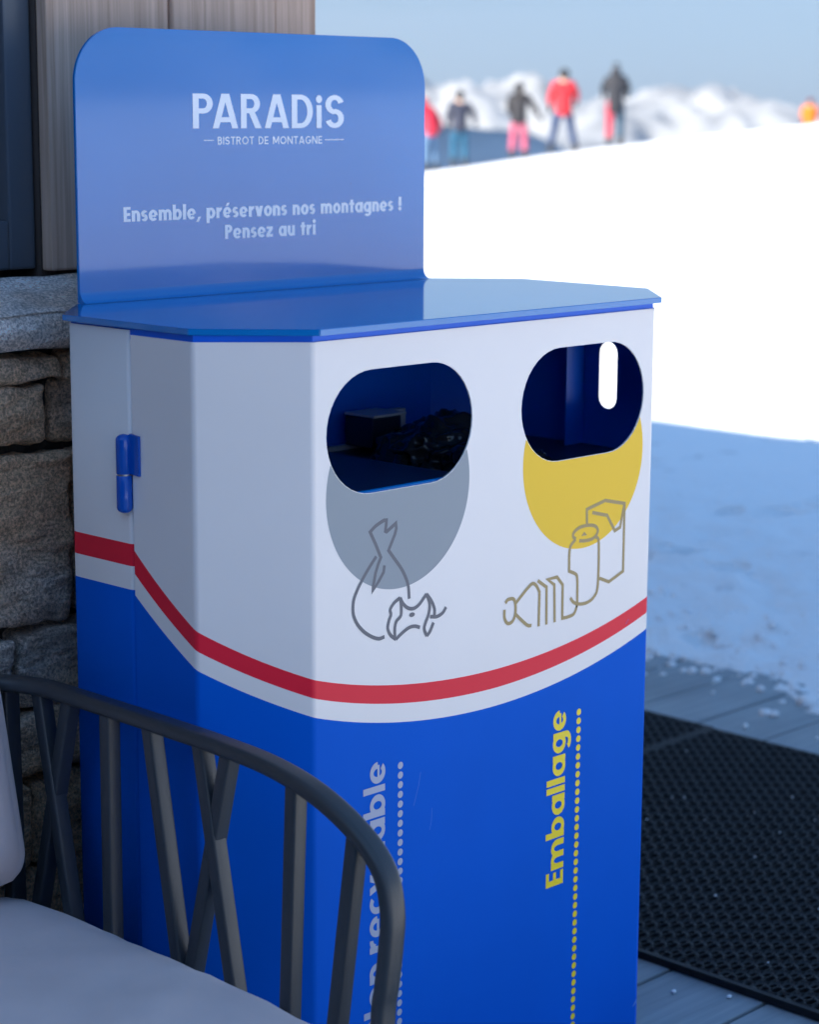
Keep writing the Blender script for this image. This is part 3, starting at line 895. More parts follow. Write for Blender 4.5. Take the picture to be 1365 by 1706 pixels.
# lid and upright panel, one bent sheet
ZL = H + .0174
lid_out = [(0, -.0127), (W0, -.0127), (W0 + .1171, .1061), (W0 + .1171, .3699), (W0 + .003, .4880), (-.003, .4880), (-.1171, .3699), (-.1171, .1061)]
bm = bmesh.new()
vs_ = [bm.verts.new((x, y, ZL - .0085)) for x, y in lid_out]
f = bm.faces.new(vs_)
ex = bmesh.ops.extrude_face_region(bm, geom=[f])
for q in [g for g in ex['geom'] if isinstance(g, bmesh.types.BMVert)]: q.co.z = ZL
bmesh.ops.recalc_face_normals(bm, faces=bm.faces[:])
bmesh.ops.bevel(bm, geom=bm.edges[:], offset=.0009, segments=2, affect='EDGES')
mb = MB(); mb.bm(bm)
mb.build('lid', M['blue_gloss'], bin_, sharp=35)
YP = .4836; PZ1 = ZL + .3857; PR = .078; PX0, PX1 = -.0022, .7022
FR_ = .016
out = [(PX0, ZL + .0002), (PX1, ZL + .0002), (PX1, PZ1 - PR)] + arc(PX1 - PR, PZ1 - PR, PR, PR, 0, 90, 20)[1:] + arc(PX0 + PR, PZ1 - PR, PR, PR, 90, 180, 20)[0:]
bm = bmesh.new()
vs_ = [bm.verts.new((x, YP, z)) for x, z in out]
f = bm.faces.new(vs_)
ex = bmesh.ops.extrude_face_region(bm, geom=[f])
for q in [g for g in ex['geom'] if isinstance(g, bmesh.types.BMVert)]: q.co.y = YP + .0055
bmesh.ops.recalc_face_normals(bm, faces=bm.faces[:])
bmesh.ops.bevel(bm, geom=bm.edges[:], offset=.0008, segments=2, affect='EDGES')
mb = MB(); mb.bm(bm)
n = 9
fil = [(YP - FR_ + FR_ * math.sin(R(90 * i / n)) - .0003, ZL + FR_ - FR_ * math.cos(R(90 * i / n)) + .0003) for i in range(n + 1)]
v = [(x, y, z) for x in (PX0 + .001, PX1 - .001) for y, z in fil]
mb.add(v, [(i, i + 1, n + 2 + i, n + 1 + i) for i in range(n)], 0, True)
for o in (0, n + 1):
    x = (PX0 + .001, PX1 - .001)[o > 0]
    mb.add([(x, y, z) for y, z in fil] + [(x, YP + .0001, ZL + .0001)], [tuple(range(n + 1)) + (n + 1,)])
panel = mb.build('message_panel', M['blue_gloss'], bin_, sharp=35)

# ---- printed marks
def on_front(a, b, d): return (a, -d, b)
def on_panel(a, b, d): return (a, YP - d, b)
def disc(cx, hole, name, m):
    hx, hz, hw, hh = hole
    cz, r = .9827, .1363
    def inside(x, z):
        dx = max(0, abs(x - hx) - (hw - hh)); return dx * dx + (z - hz) ** 2 < (hh + .0006) ** 2
    lo = [p for p in arc(cx, cz, r, r, 90, 450, 240) if not inside(*p)]
    hi = [p for p in stadium(hx, hz, hw + .0006, hh + .0006, 60) if (p[0] - cx) ** 2 + (p[1] - cz) ** 2 < r * r]
    hi = sorted(hi, key=lambda p: -p[0])
    lo = sorted(lo, key=lambda p: math.atan2(p[1] - cz, p[0] - cx) if math.atan2(p[1] - cz, p[0] - cx) < 1.57 else math.atan2(p[1] - cz, p[0] - cx) - 2 * math.pi)
    k = MB(); k.sheet(lo + hi, on_front, .00016)
    return k.build(name, m, bin_)
d1 = disc(.1577, HOLES[0], 'sorting_disc', M['grey']); d1['label'] = 'grey disc under the left opening'
d2 = disc(.5423, HOLES[1], 'sorting_disc', M['yellow']); d2['label'] = 'yellow disc under the right opening'

ink = Ink(on_front)
wG = .0052
smooth = lambda p: catmull(p, 5)
ink.stroke(smooth([(.113, .8965), (.1052, .8888), (.0953, .8785), (.0855, .8669), (.0766, .8545), (.0712, .8436), (.0698, .8307), (.0721, .8198), (.0793, .8081), (.091, .7968), (.1054, .7877), (.1182, .7831), (.1288, .7839)]), wG)
ink.stroke([(.1283, .8821), (.1267, .8731), (.118, .8625), (.1067, .8511), (.1075, .8575), (.1116, .874), (.1164, .8852), (.1215, .8939), (.1115, .9135), (.1012, .9313)] + smooth([(.1012, .9313), (.1123, .9382), (.1268, .9435)])[1:] + [(.1319, .943), (.1313, .937), (.1299, .9286), (.1323, .9274), (.1396, .9312), (.1496, .9365), (.1506, .9291), (.1479, .9215), (.136, .9014)] + smooth([(.136, .9014), (.1471, .8885), (.1601, .8733), (.1686, .86), (.1743, .8457), (.1761, .8287)])[1:], wG)
ink.stroke(smooth([(.1585, .8328), (.1474, .8279), (.1397, .8198), (.141, .8123), (.1374, .8049), (.135, .7946), (.1402, .7843), (.1505, .7765)]), wG)
ink.stroke(smooth([(.1505, .7765), (.1625, .7831), (.1756, .7883), (.1869, .7886), (.1973, .785)]), wG)
ink.stroke(smooth([(.1585, .8328), (.1604, .8238), (.1601, .8084), (.1513, .8012), (.1485, .7923), (.1486, .7788)]), wG)
ink.stroke(smooth([(.1585, .8328), (.1641, .8239), (.1735, .8163), (.1848, .8138), (.1961, .818), (.2097, .83)]), wG)
ink.stroke(smooth([(.2097, .83), (.2199, .8182), (.2258, .8063), (.2259, .7961)]), wG)
ink.stroke(smooth([(.2097, .8293), (.2151, .819), (.2162, .8093), (.2134, .7988), (.2078, .7889), (.2059, .781), (.2108, .7706)]), wG)
ink.stroke(smooth([(.2108, .7706), (.2175, .7763), (.2241, .7875)]), wG)
ink.stroke(smooth([(.2173, .7968), (.2307, .7948), (.2423, .7981), (.249, .8052)]), wG)
ink.poly(ell(.0055, .0032, 16, .1815, .8055))
o = ink.build('sorting_icon', M['ink_dark'], bin_); o['label'] = 'dark grey line drawing of a tied rubbish bag and crumpled paper'
ink = Ink(on_front)
wT = .0052
ink.stroke([(.5505, .8801), (.5498, .9034), (.5921, .9113), (.6382, .9009), (.6384, .7969), (.6049, .7856), (.5822, .7946)], wT)
ink.stroke([(.5623, .8969), (.5971, .8882), (.6162, .8622), (.6288, .8659), (.6374, .9001)], wT)
ink.stroke(smooth([(.5335, .8584), (.5485, .8566), (.5649, .8575), (.5744, .8634), (.5755, .8704), (.5671, .8766), (.5505, .8792), (.5329, .878), (.5209, .8726), (.5197, .8665), (.5253, .8622)]) , wT)
ink.stroke(smooth([(.5253, .8622), (.5147, .8539), (.5116, .842), (.5118, .8161)]) + smooth([(.5118, .8161), (.5282, .8083), (.5312, .7979)])[1:] + smooth([(.5312, .7979), (.5317, .7637), (.531, .7602), (.5245, .7496), (.5111, .7473), (.4981, .7474)])[1:] + [(.4978, .7978), (.4846, .8114), (.464, .811), (.4788, .8008), (.4811, .7443)], wT)
ink.stroke(smooth([(.5717, .8593), (.579, .8484), (.5789, .7851), (.5706, .7683), (.5542, .7619), (.535, .7628), (.5226, .7679), (.5157, .7753)]), wT)
ink.poly([(.5448, .8707), (.5379, .8649), (.551, .8645)])
ink.stroke([(.4417, .8127), (.4616, .7999), (.4625, .7439)], wT)
ink.stroke([(.4454, .7442), (.446, .7953)] + smooth([(.446, .7953), (.4392, .8052), (.43, .8101), (.4172, .8034)])[1:] + [(.3945, .787)], wT)
ink.stroke(smooth([(.372, .7906), (.3778, .7949), (.3892, .7939), (.3938, .7845), (.3935, .7705), (.3874, .7611), (.3772, .7602), (.3707, .7691), (.3704, .7813)]), wT)
ink.stroke(smooth([(.3935, .7714), (.4079, .7594), (.421, .7498), (.4294, .7483)]), wT)
o = ink.build('sorting_icon', M['ink_tan'], bin_); o['label'] = 'tan line drawing of a bottle, a can and a carton'

# vertical words: reading upwards, letter tops to the left
def word(name, txt, base_x, z0, z1, cap, m, label):
    k = Ink(on_front)
    k.text(txt, z0, z1, 0, cap, .232, track=.075, X=.72, b=.17, wd=1.02, xf=lambda a, b: (base_x - b, a))
    o = k.build(name, m, bin_); o['label'] = label
word('lettering', 'Emballage', .5108, .3356, .6075, .0392, M['ink_yellow'], 'yellow word Emballage reading upwards')
word('lettering', 'recyclable', .1303, .3385, .6118, .0392, M['ink_grey'], 'pale grey word recyclable reading upwards')
word('lettering', 'Non', .1303, .2230, .3230, .0392, M['ink_grey'], 'pale grey word Non reading upwards')
def dots(x0, z0, m, label):
    k = Ink(on_front); z = z0
    while z > BOT + .05:
        k.poly(ell(.0051, .0051, 20, x0, z)); z -= .01385
    o = k.build('dotted_line', m, bin_); o['label'] = label
dots(.5406, .5962, M['ink_yellow'], 'yellow dotted line beside the yellow word')
dots(.1604, .5970, M['ink_grey'], 'pale grey dotted line beside the grey words')
# panel words
k = Ink(on_panel)
for c, x0, x1 in (('P', .2105, .2492), ('A', .2486, .2986), ('R', .304, .345), ('A', .3515, .4015), ('D', .4071, .4514), ('S', .478, .5179)):
    k.text(c, x0, x1, 1.4518, .0506, .18, b=.145)
k.text('i', .4584, .4704, 1.4518, .0506, .20, X=.69)
k.build('lettering', M['ink_white'], bin_)['label'] = 'large white word PARADiS'
k = Ink(on_panel)
k.text('BISTROT DE MONTAGNE', .2578, .4710, 1.4279, .0117, .155, track=.13)
k.stroke([(.2311, 1.4344), (.2507, 1.4344)], .0013); k.stroke([(.4766, 1.4339), (.5179, 1.4339)], .0013)
k.build('lettering', M['ink_white'], bin_)['label'] = 'small white words BISTROT DE MONTAGNE between two dashes'
k = Ink(on_panel)
k.text('Ensemble, préservons nos montagnes !', .0787, .6478, 1.3197, .0211, .255, track=.07, X=.75, b=.185, wd=.90)
k.text('Pensez au tri', .2701, .4566, 1.2881, .0211, .255, track=.07, X=.75, b=.185, wd=.90)
k.build('lettering', M['ink_white'], bin_)['label'] = 'white sentence in two lines across the panel'

# ---- scratches and a chipped edge on the blue paint
k = Ink(on_front)
for pts, w in (([(.2005, .5785), (.1965, .5600), (.1870, .5330)], .0006), ([(.2240, .5210), (.2225, .5020), (.2195, .4900)], .0006), ([(.655, .72), (.648, .713)], .0005)):
    k.stroke(pts, w); k.build('scratch', M['scratch'], bin_); k = Ink(on_front)
k.poly([(.6985, .0930), (.6900, .0830), (.6880, .0800), (.6950, .0835), (.6990, .0865)])
k.build('paint_chip', M['scratch'], bin_)

# ---- hinge on the left side
hg = MB()
HX, HY = -A - .006, .2400
n = 10
def capsule(z0, z1, r, top, bot):
    pr = []
    if bot: pr += [(r * math.sin(R(a)), z0 + r * .7 * (1 - math.cos(R(a)))) for a in (8, 30, 55, 75, 90)]
    else: pr += [(r * .96, z0), (r, z0 + .0006)]
    if top: pr += [(r * math.sin(R(a)), z1 - r * .7 * (1 - math.cos(R(a)))) for a in (90, 75, 55, 30, 8)]
    else: pr += [(r, z1 - .0006), (r * .96, z1)]
    kk = 20
    v = [(HX + q * math.cos(2 * math.pi * j / kk), HY + q * math.sin(2 * math.pi * j / kk), z) for q, z in pr for j in range(kk)]
    f = [(i * kk + j, i * kk + (j + 1) % kk, (i + 1) * kk + (j + 1) % kk, (i + 1) * kk + j) for i in range(len(pr) - 1) for j in range(kk)]
    f += [tuple(range(kk))[::-1], tuple((len(pr) - 1) * kk + j for j in range(kk))]
    hg.add(v, f, 0, True)
capsule(1.0062, 1.0590, .0108, True, False)
capsule(.9530, 1.0040, .0108, False, True)
hg.prism([(HY - .005, 1.0070), (.2120, 1.0050), (.2120, 1.0580), (HY - .010, 1.0600), (HY - .004, 1.0560)], lambda a, b, d: (d, a, b), -A - .0042, -A - .0004)
hinge = hg.build('hinge', mat('hinge_paint', (.0, .085, .45), .16), bin_, sharp=40)
mb = MB(); mb.tube([(HX, HY, 1.0038), (HX, HY, 1.0064)], ell(.0094, .0094, 18))
p = mb.build('hinge_ring', M['steel']); p.parent = hinge

# ---- inside of the bin
mb = MB(); mb.box(.08, .806, .448, .460, .943, .955)
mb.build('bag_rail', M['zinc'], bin_)
mb = MB(); mb.box(.02, .30, .016, .36, .975, .983, 0, .002)
mb.build('inner_tray', M['navy'], bin_)['label'] = 'dark plate left of the hanging bag'
mb = MB(); mb.box(.36, .806, .10, .44, .942, .950, 0, .002)
mb.build('inner_tray', M['navy'], bin_)['label'] = 'dark plate under the right opening'
mb = MB(); mb.box(.485, .550, .385, .447, .956, 1.005, 0, .003)
mb.build('bag_bracket', M['navy'], bin_)
mb = MB(); mb.box(.484, .556, .380, .447, 1.0055, 1.009); mb.box(.5505, .606, .430, .447, .956, 1.0052, 0, .001)
mb.build('bracket_plate', M['zinc'], bin_)
mb = MB(); mb.tube([(.02, .010, .980), (.31, .010, .980)], ell(.006, .006, 12))
mb.build('opening_lip', M['blue_gloss'], bin_)
for x0, x1 in ((W0 + A - .046, W0 + A - .0024), (-A + .0024, -A + .046)):
    mb = MB(); mb.box(x0, x1, B + LS - .0032, B + LS - .0006, BOT + .014, H - .008); mb.build('door_return', M['inner'], bin_)
def crumple(cx, cy, cz, sx, sy, sz, seed, n=6):
    bm = bmesh.new(); bmesh.ops.create_icosphere(bm, subdivisions=n, radius=1)
    for q in bm.verts:
        d = q.co.normalized()
        w = Vector((noise.noise(d * 3 + Vector((seed, 1, 0))), noise.noise(d * 3 + Vector((4, seed, 0))), noise.noise(d * 3 + Vector((9, 2, seed))))) * .5
        e = d + w
        fold_ = lambda f, o: (1 - abs(noise.noise(e * f + Vector((seed, o, 0))) * 2)) ** 2
        r = .80 + .26 * fold_(.8, 0) ** .6 + .08 * fold_(1.5, 5)
        q.co = Vector((cx + d.x * r * sx, cy + d.y * r * sy, cz + d.z * r * sz))
    return bm
bag = MB()
bag.bm(crumple(.525, .27, .950, .10, .10, .070, 1.3), 0, True)
bag.bm(crumple(.525, .17, .928, .10, .10, .062, 5.1), 0, True)
bag.bm(crumple(.47, .25, .78, .12, .14, .20, 8.8, 5), 0, True)
b_ob = bag.build('rubbish_bag', M['bag'])
tag(b_ob, 'crumpled black rubbish bag seen through the left opening of the recycling station', 'rubbish bag')

# ------------------------------------------------------------------ rubber mats
def mat_mesh(x0, x1, y0, y1, name):
    mb = MB()
    z1, z0 = .0155, .0015
    px, py = .0315, .0175
    bx, by = .012, .012
    # border
    mb.box(x0, x1, y0, y0 + by, z0, z1); mb.box(x0, x1, y1 - by, y1, z0, z1)
    mb.box(x0, x0 + bx, y0 + by, y1 - by, z0, z1); mb.box(x1 - bx, x1, y0 + by, y1 - by, z0, z1)
    nx_ = int((x1 - x0 - 2 * bx) / px); ny_ = int((y1 - y0 - 2 * by) / py)
    px = (x1 - x0 - 2 * bx) / nx_; py = (y1 - y0 - 2 * by) / ny_
    K = 12
    for j in range(ny_):
        off = .5 if j % 2 else 0
        for i in range(nx_ + (1 if off else 0)):
            cx = x0 + bx + (i + .5 - off) * px; cy = y0 + by + (j + .5) * py
            xa, xb = max(x0 + bx, cx - px / 2), min(x1 - bx, cx + px / 2)
            big = (i + j // 2) % 2 == 0
            rx, ry = (.0118, .0062) if big else (.0085, .0046)
            rx = min(rx, (xb - xa) / 2 - .002)
            mx_ = (xa + xb) / 2
            inner = [(mx_ + rx * math.copysign(abs(math.cos(t)) ** .7, math.cos(t)), cy + ry * math.copysign(abs(math.sin(t)) ** .7, math.sin(t))) for t in [2 * math.pi * q / K for q in range(K)]]
            outer = []
            for q in range(K):
                t = 2 * math.pi * q / K; c, s = math.cos(t), math.sin(t)
                m_ = max(abs(c), abs(s)); outer.append((mx_ + c / m_ * (xb - xa) / 2, cy + s / m_ * py / 2))
            lift = .0016 if big else -.0012
            mid = [((a[0] * .62 + b_[0] * .38), (a[1] * .62 + b_[1] * .38)) for a, b_ in zip(inner, outer)]
            v = [(a, b_, z1) for a, b_ in outer] + [(a, b_, z1 + lift) for a, b_ in mid] + [(a, b_, z1 + lift - .0006) for a, b_ in inner] + [(a, b_, z0) for a, b_ in inner]
            f = []
            for q in range(K):
                r_ = (q + 1) % K
                f += [(q, r_, K + r_, K + q), (K + q, K + r_, 2 * K + r_, 2 * K + q), (2 * K + q, 2 * K + r_, 3 * K + r_, 3 * K + q)]
            mb.add(v, f)
    return mb.build(name, M['rubber'])
m1 = mat_mesh(1.005, 2.232, -.62, .980, 'rubber_mat')
tag(m1, 'black honeycomb rubber mat lying on the deck at the lower right, nearest the camera', 'door mat', 'rubber mats on the deck')
m2 = mat_mesh(1.005, 2.240, .984, 2.30, 'rubber_mat')
tag(m2, 'black honeycomb rubber mat butted behind the nearer one, mostly hidden by the recycling station', 'door mat', 'rubber mats on the deck')

# ------------------------------------------------------------------ lounge chair
XA, XL = -.165, -.95
chair = thing('lounge_chair', 'dark metal framed outdoor lounge chair with taupe cushions beside the recycling station', 'chair', (-.55, .1, 0))
rail_z = .690
right = [(XA, -.287, .02), (XA, -.2915, .25), (XA, -.2935, .4152), (XA, -.3003, .4671), (XA, -.3065, .514), (XA, -.3090, .5600), (XA, -.2955, .6060), (XA, -.2546, .6420), (XA, -.1824, .6735), (XA, -.0966, .6905), (XA, .0047, .6960), (XA, .0995, .6975), (XA, .199, .6985), (XA, .3036, .6985), (XA - .004, .375, .6985), (XA - .035, .435, .6985), (XA - .09, .470, .6985), (XA - .18, .478, .6985)]
left = [(XL + (XA - x), y, z) for x, y, z in right[::-1]]
full = catmull(right + [((XA + XL) / 2, .478, .6985)] + left, 5)
mb = MB()
# flattened oval: wide across the arm, thin in height
def rail_prof(path):
    P = [Vector(p) for p in path]; n = len(P); rows = []
    for i, p in enumerate(P):
        t = (P[min(i + 1, n - 1)] - P[max(i - 1, 0)]).normalized()
        # across = horizontal vector perpendicular to the arm's plane
        if i < n * .42: ac = Vector((1, 0, 0))
        elif i > n * .58: ac = Vector((-1, 0, 0))
        else: ac = None
        th = Vector((t.x, t.y, 0))
        if th.length > .25: ac = Vector((0, 0, 1)).cross(t)
        if ac is None: ac = Vector((0, 0, 1)).cross(t)
        if ac.dot(Vector((0, 0, 1)).cross(th if th.length > .05 else Vector((0, 1, 0)))) < 0: ac = -ac
        ac = ac - t * ac.dot(t); ac.normalize()
        rows.append((p, ac, t.cross(ac)))
    return rows
rows = rail_prof(full)
# keep the section from flipping
for i in range(1, len(rows)):
    if rows[i][1].dot(rows[i - 1][1]) < 0: rows[i] = (rows[i][0], -rows[i][1], -rows[i][2])
sec = rrect(.0165, .0105, .0095, 5)
k = len(sec)
v = [p + ac * a + up * b_ for p, ac, up in rows for a, b_ in sec]
mb.add(v, [(i * k + a, i * k + (a + 1) % k, (i + 1) * k + (a + 1) % k, (i + 1) * k + a) for i in range(len(rows) - 1) for a in range(k)], 0, True)
mb.build('arm_rail', M['chair'], chair)
sq = rrect(.0112, .0100, .0032, 3)
def bar(p0, p1, name='arm_bar', s=sq):
    q = MB(); q.tube([p0, tuple((a + b_) / 2 for a, b_ in zip(p0, p1)), p1], s, ref=(1, 0, 0)); return q.build(name, M['chair'], chair, sharp=50)
def ext(a, b_, z=.315):
    t = (z - a[1]) / (b_[1] - a[1]); return a[0] + (b_[0] - a[0]) * t
RAILZ = lambda y: float(np.interp(y, [-.3, -.2546, -.1824, -.0966, .0047, .1], [.60, .642, .6735, .6905, .696, .6985])) - .006
BARS = [((.3703, .6767), (.3118, .3913)), ((.3104, .6844), (.380, .4175)), ((.221, .6898), (.2224, .3939)), ((.1318, .6894), (.0794, .3915)), ((.03, .6866), (-.0303, .378)), ((-.0204, .6855), (.0547, .3818)), ((-.1452, .6742), (-.1318, .3764)), ((-.2535, .65), (-.2174, .3913))]
for i, (a, b_) in enumerate(BARS):
    off = .0012 if i in (1, 5) else -.0012        # crossing bars pass each other
    ytop = ext(a, b_, RAILZ(a[0]))
    for x in (XA, XL):
        bar((x + off, ytop, RAILZ(a[0])), (x + off, ext(a, b_), .315))
mb = MB()
for x in (XA, XL):
    mb.tube([(x, -.2935, .315), (x, .44, .315)], rrect(.012, .014, .004), ref=(1, 0, 0))
for y in (-.28, .44): mb.tube([(XL + .013, y, .315), (XA - .013, y, .315)], rrect(.014, .012, .004), ref=(0, 1, 0))
mb.tube([(XL + .013, .08, .313), (XA - .013, .08, .313)], rrect(.02, .010, .004), ref=(0, 1, 0))
mb.build('seat_frame', M['chair'], chair, sharp=50)
for x in (XA, XL):
    q = MB(); q.tube([(x, .455, .001), (x, .450, .34), (x + (-.004 if x == XA else .004), .448, .693)], rrect(.013, .011, .004), ref=(1, 0, 0)); q.build('leg', M['chair'], chair, sharp=50)
for i in range(7):
    x = XL + .1 + i * (XA - XL - .2) / 6
    bar((x, .478, .69), (x + (.04 if i % 2 else -.04), .448, .315), 'back_bar')

def cushion(name, sx, sy, sz, place, puff, seed, n=26, rr=.10):
    bm = bmesh.new(); bmesh.ops.create_cube(bm, size=2)
    bmesh.ops.subdivide_edges(bm, edges=bm.edges[:], cuts=n, use_grid_fill=True)
    for q in bm.verts:
        x, y, z = q.co
        e = (max(0, 1 - abs(x) ** 4) * max(0, 1 - abs(y) ** 4)) ** .5
        lx, ly = max(0, abs(x) - (1 - rr)), max(0, abs(y) - (1 - rr * sx / sy))
        ox, oy = x, y
        k_ = math.hypot(lx / rr, ly / (rr * sx / sy))
        m_ = max(lx / rr, ly / (rr * sx / sy))
        if k_ > 1e-6 and m_ > 0:
            f_ = m_ / k_
            ox = math.copysign((1 - rr) + lx * f_, x) if lx > 0 else x
            oy = math.copysign((1 - rr * sx / sy) + ly * f_, y) if ly > 0 else y
        pz_ = z * sz * (.16 + .84 * e)
        bul = 1 - .045 * abs(z) ** 2
        px_, py_ = ox * sx * bul, oy * sy * bul
        wr = noise.noise((px_ * 5 + seed, py_ * 22, z * .4)) * .0075 + noise.noise((px_ * 3, py_ * 5 + seed, z)) * puff
        wr -= .0045 * max(0, 1 - abs(noise.noise((px_ * 3.2 + seed, py_ * 9 + px_ * 4, 2.2))) * 7) ** 2
        pz_ += wr * (1 if z > 0 else .3) * e
        q.co = place(Vector((px_, py_, pz_)))
    mb = MB(); mb.bm(bm, 0, True)
    return mb.build(name, M['fabric'], chair)
cx = (XA + XL) / 2
cushion('seat_cushion', .376, .385, .062, lambda p: Vector((cx + .006 + p.x, .055 + p.y, .380 + p.z)), .006, 2.)
rot = Matrix.Rotation(R(78), 3, 'X')
cushion('back_cushion', .352, .150, .075, lambda p: rot @ p + Vector((cx - .004, .385, .585)), .008, 9., rr=.12)

# ------------------------------------------------------------------ people on the crest
def skin_mesh(name, nodes, edges, m, parent, sub=1, root=0):
    me = bpy.data.meshes.new(name)
    me.from_pydata([n[0] for n in nodes], edges, [])
    o = bpy.data.objects.new(name, me); COL.objects.link(o)
    md = o.modifiers.new('skin', 'SKIN')
    lay = me.skin_vertices[0].data
    for i, n in enumerate(nodes):
        r = n[1]; lay[i].radius = (r, r) if not isinstance(r, tuple) else r
        lay[i].use_root = (i == root)
    md.use_smooth_shade = True
    if sub: o.modifiers.new('sub', 'SUBSURF').levels = sub; o.modifiers['sub'].render_levels = sub
    dg = bpy.context.evaluated_depsgraph_get()
    nm = bpy.data.meshes.new_from_object(o.evaluated_get(dg))
    nm.name = name
    nm.materials.clear(); nm.materials.append(m)
    for p in nm.polygons: p.use_smooth = True
    bpy.data.objects.remove(o); bpy.data.meshes.remove(me)
    q = bpy.data.objects.new(name, nm); COL.objects.link(q); q.parent = parent
    return q

SK = mat('skin', (.55, .36, .27), .5)
def cloth(c): return mat('clothing', c, .75, var=.12, var_scale=8, bump=.3, bump_scale=40)
def person(pos, turn, label, jacket, legs, hat, hgt=1.75, arms=((.30, .05, 1.0), (-.30, .05, 1.0)), stance=.16, lean=0., hair=None, hood=False, skirt=0.):
    root = thing('person', label, 'person', pos, 'people standing along the snowy crest')
    root.rotation_euler = (0, 0, turn)
    k = hgt / 1.75
    def P(x, y, z):
        if z > .95: y = y + lean * (z - .95); z = z - abs(lean) * .25 * (z - .95)
        return (x * k, y * k, z * k)
    # joints
    pel, bel, che, nek = P(0, 0, .95), P(0, .01, 1.12), P(0, 0, 1.32), P(0, .01, 1.50)
    hd, hd2 = P(0, .03, 1.60), P(0, .035, 1.69)
    J = {}
    for s, a in ((1, arms[0]), (-1, arms[1])):
        sh = P(.19 * s, 0, 1.42); ha = P(*a)
        mid = ((Vector(sh) + Vector(ha)) / 2); mid += Vector((.035 * s, -.07, -.03)) * k
        J[s] = (sh, tuple(mid), ha)
    hips = {s: P(.10 * s, 0, .90) for s in (1, -1)}
    kn = {s: P(.11 * s + (stance - .11) * .5 * s, .05, .50) for s in (1, -1)}
    an = {s: P(stance * s, -.02, .10) for s in (1, -1)}
    N, E = [], []
    def nd(p, r): N.append((p, r * k)); return len(N) - 1
    a0 = nd(pel, .125); a1 = nd(bel, .12); a2 = nd(che, .14); a3 = nd(nek, .062); a4 = nd(hd, .092); a5 = nd(hd2, .085)
    E += [(a0, a1), (a1, a2), (a2, a3), (a3, a4), (a4, a5)]
    nose = nd(P(0, .135, 1.60), .018); E.append((a4, nose))
    for s in (1, -1):
        er = nd(P(.098 * s, .02, 1.61), .018); E.append((a4, er))
        i0 = nd(J[s][0], .06); i1 = nd(J[s][1], .045); i2 = nd(J[s][2], .032); E += [(a2, i0), (i0, i1), (i1, i2)]
        h0 = nd(hips[s], .09); h1 = nd(kn[s], .06); h2 = nd(an[s], .04); h3 = nd(P(stance * s, .13, .035), .035); E += [(a0, h0), (h0, h1), (h1, h2), (h2, h3)]
    skin_mesh('body', N, E, SK, root)
    # jacket
    N, E = [], []
    b00 = nd(P(0, 0, .80 - skirt), .185); b0 = nd(P(0, 0, .88 - skirt), .195); b1 = nd(bel, .18); b2 = nd(che, .20); b3 = nd(P(0, .0, 1.535), .10); E += [(b00, b0), (b0, b1), (b1, b2), (b2, b3)]
    for s in (1, -1):
        i0 = nd(J[s][0], .095); i1 = nd(J[s][1], .082); i2 = nd(tuple(Vector(J[s][1]).lerp(Vector(J[s][2]), .9)), .058); E += [(b2, i0), (i0, i1), (i1, i2)]
    if hood: h_ = nd(P(0, -.03, 1.60), .125); h__ = nd(P(0, 0, 1.68), .11); E += [(b3, h_), (h_, h__)]
    skin_mesh('jacket', N, E, cloth(jacket), root)
    # trousers, one leg of each colour if two are given
    lc = legs if isinstance(legs[0], tuple) else (legs, legs)
    if lc[0] == lc[1]:
        N, E = [], []
        tw = nd(P(0, 0, 1.02), .12); t0 = nd(P(0, 0, .92), .12); E.append((tw, t0))
        for s in (1, -1):
            t1 = nd(hips[s], .115); t2 = nd(kn[s], .085); t3 = nd(P(stance * s, -.02, .14), .078); E += [(t0, t1), (t1, t2), (t2, t3)]
        skin_mesh('trousers', N, E, cloth(lc[0]), root)
    else:
        for s in (1, -1):
            N, E = [], []
            t0 = nd(P(.06 * s, 0, .97), .12); t1 = nd(hips[s], .115); t2 = nd(kn[s], .085); t3 = nd(P(stance * s, -.02, .14), .078); E += [(t0, t1), (t1, t2), (t2, t3)]
            skin_mesh('trouser_leg', N, E, cloth(lc[0] if s == 1 else lc[1]), root)
    bc = cloth((.03, .03, .035))
    for s in (1, -1):
        N, E = [], []
        q0 = nd(P(stance * s, -.03, .25), .075); q1 = nd(P(stance * s, -.02, .09), .072); q2 = nd(P(stance * s, .16, .06), .055); E += [(q0, q1), (q1, q2)]
        skin_mesh('boot', N, E, bc, root)
        # gloves: palm, four fingers and a thumb
        N, E = [], []
        w = Vector(J[s][2]); d = (w - Vector(J[s][1])).normalized(); sd = d.cross(Vector((0, 1, 0))).normalized()
        g0 = nd(tuple(w - d * .02), .04); g1 = nd(tuple(w + d * .07), .042); E.append((g0, g1))
        for f_, (o_, ln) in enumerate(((-.03, .07), (-.01, .085), (.01, .08), (.03, .06))):
            f0 = nd(tuple(w + d * .10 + sd * o_), .013); f1 = nd(tuple(w + d * (.10 + ln) + sd * o_ * 1.2 + Vector((0, .025, 0))), .011); E += [(g1, f0), (f0, f1)]
        th = nd(tuple(w + d * .05 + sd * .05 + Vector((0, .03, 0))), .014); E.append((g1, th))
        skin_mesh('glove', N, E, bc, root)
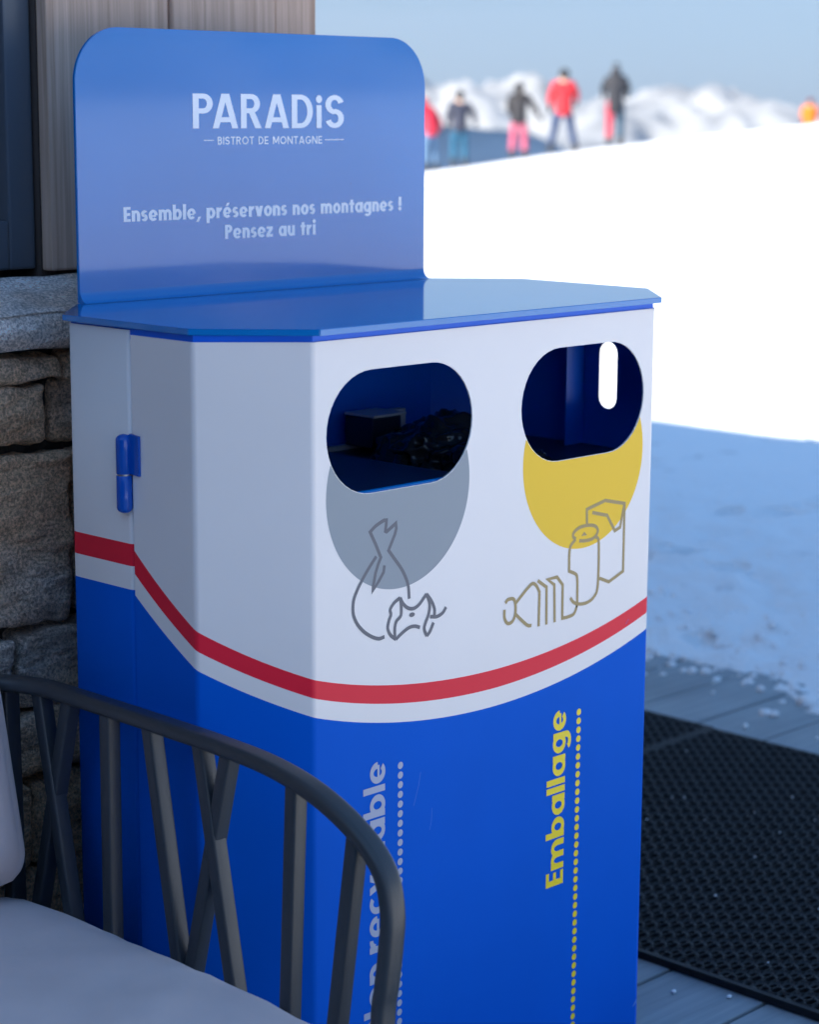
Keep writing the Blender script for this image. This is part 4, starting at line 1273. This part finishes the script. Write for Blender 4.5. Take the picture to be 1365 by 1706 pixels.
    if not hood:
        N, E = [], []
        c00 = nd(P(0, -.055, 1.53), .10); c0 = nd(P(0, -.03, 1.65), .135); c1 = nd(P(0, .0, 1.755), .095); E += [(c00, c0), (c0, c1)]
        skin_mesh('hat' if hair is None else 'hair', N, E, cloth(hat), root)
        if hair:
            N, E = [], []
            c0 = nd(P(0, -.05, 1.62), .09); c1 = nd(P(0, -.09, 1.50), .08); c2 = nd(P(0, -.11, 1.38), .05); E += [(c0, c1), (c1, c2)]
            skin_mesh('hair', N, E, cloth(hat), root)
    else:
        N, E = [], []
        c0 = nd(P(0, .03, 1.70), .105); c1 = nd(P(0, .01, 1.79), .07); E += [(c0, c1)]
        skin_mesh('hat', N, E, cloth(hat), root)
    return root
yaw = math.atan2(F2.y, F2.x) - math.pi / 2
def at(px, u, sink=0.):
    v = (px - 682) / 3557 * u
    p = wpt(u, v)
    return (p.x, p.y, snow_h(p.x, p.y) - sink)
person(at(712, 46.8), yaw + .5, 'leaning skier in a red jacket and pale blue trousers half hidden behind the message panel', (.55, .02, .05), (.10, .19, .32), (.35, .05, .08), 1.66, ((.42, .35, .95), (-.25, .3, 1.0)), .14, .45)
person(at(760, 46.6), yaw + .1, 'skier in a navy jacket and turquoise trousers holding one arm out', (.025, .03, .055), (.008, .085, .16), (.02, .02, .025), 1.66, ((.40, .30, 1.05), (-.24, .15, .98)), .13, .05)
person(at(857, 46.7), yaw - .2, 'long haired skier in a black jacket and pink trousers', (.018, .018, .024), (.42, .08, .14), (.02, .018, .018), 1.64, ((.44, .22, 1.0), (-.22, .2, 1.05)), .15, .05, hair=True)
person(at(930, 46.5), yaw + .05, 'person in a red jacket and navy trousers standing with legs apart', (.50, .015, .025), (.012, .035, .10), (.02, .02, .022), 1.80, ((.28, .20, 1.08), (-.27, .1, .98)), .26, 0., skirt=.02)
person(at(1015, 46.6), yaw - .1, 'hooded skier in a black jacket with one red and one navy trouser leg', (.016, .018, .026), ((.012, .05, .09), (.45, .03, .06)), (.02, .02, .022), 1.76, ((.24, .28, 1.12), (-.26, .28, 1.12)), .12, 0., hood=True, skirt=.10)
person(at(1334, 52, .16), yaw, 'small person in a bright orange jacket, only head and chest showing above the crest', (.75, .15, .004), (.03, .03, .04), (.12, .02, .02), 1.22, ((.20, .2, 1.0), (-.20, .2, 1.0)), .12)
person(at(1372, 52, .80), yaw, 'person in a dusty pink jacket cut off by the right edge of the view', (.42, .14, .18), (.03, .03, .04), (.08, .03, .03), 1.68, ((.24, .2, 1.0), (-.24, .2, 1.0)), .14)

# ------------------------------------------------------------------ thin blue air over the valley
mb = MB(); mb.box(-13000, 13000, -13000, 13000, -420, 760)
hz = mb.build('haze', [])
m = bpy.data.materials.new('haze_air'); m.use_nodes = True
t = m.node_tree; t.nodes.remove(t.nodes['Principled BSDF'])
pv = t.nodes.new('ShaderNodeVolumePrincipled')
pv.inputs['Color'].default_value = (.80, .88, 1.0, 1)
pv.inputs['Density'].default_value = HAZE
pv.inputs['Anisotropy'].default_value = .2
t.links.new(pv.outputs[0], t.nodes['Material Output'].inputs['Volume'])
hz.data.materials.append(m)
tag(hz, 'thin pale blue haze between the snow slope and the far mountains', 'haze', kind='stuff')
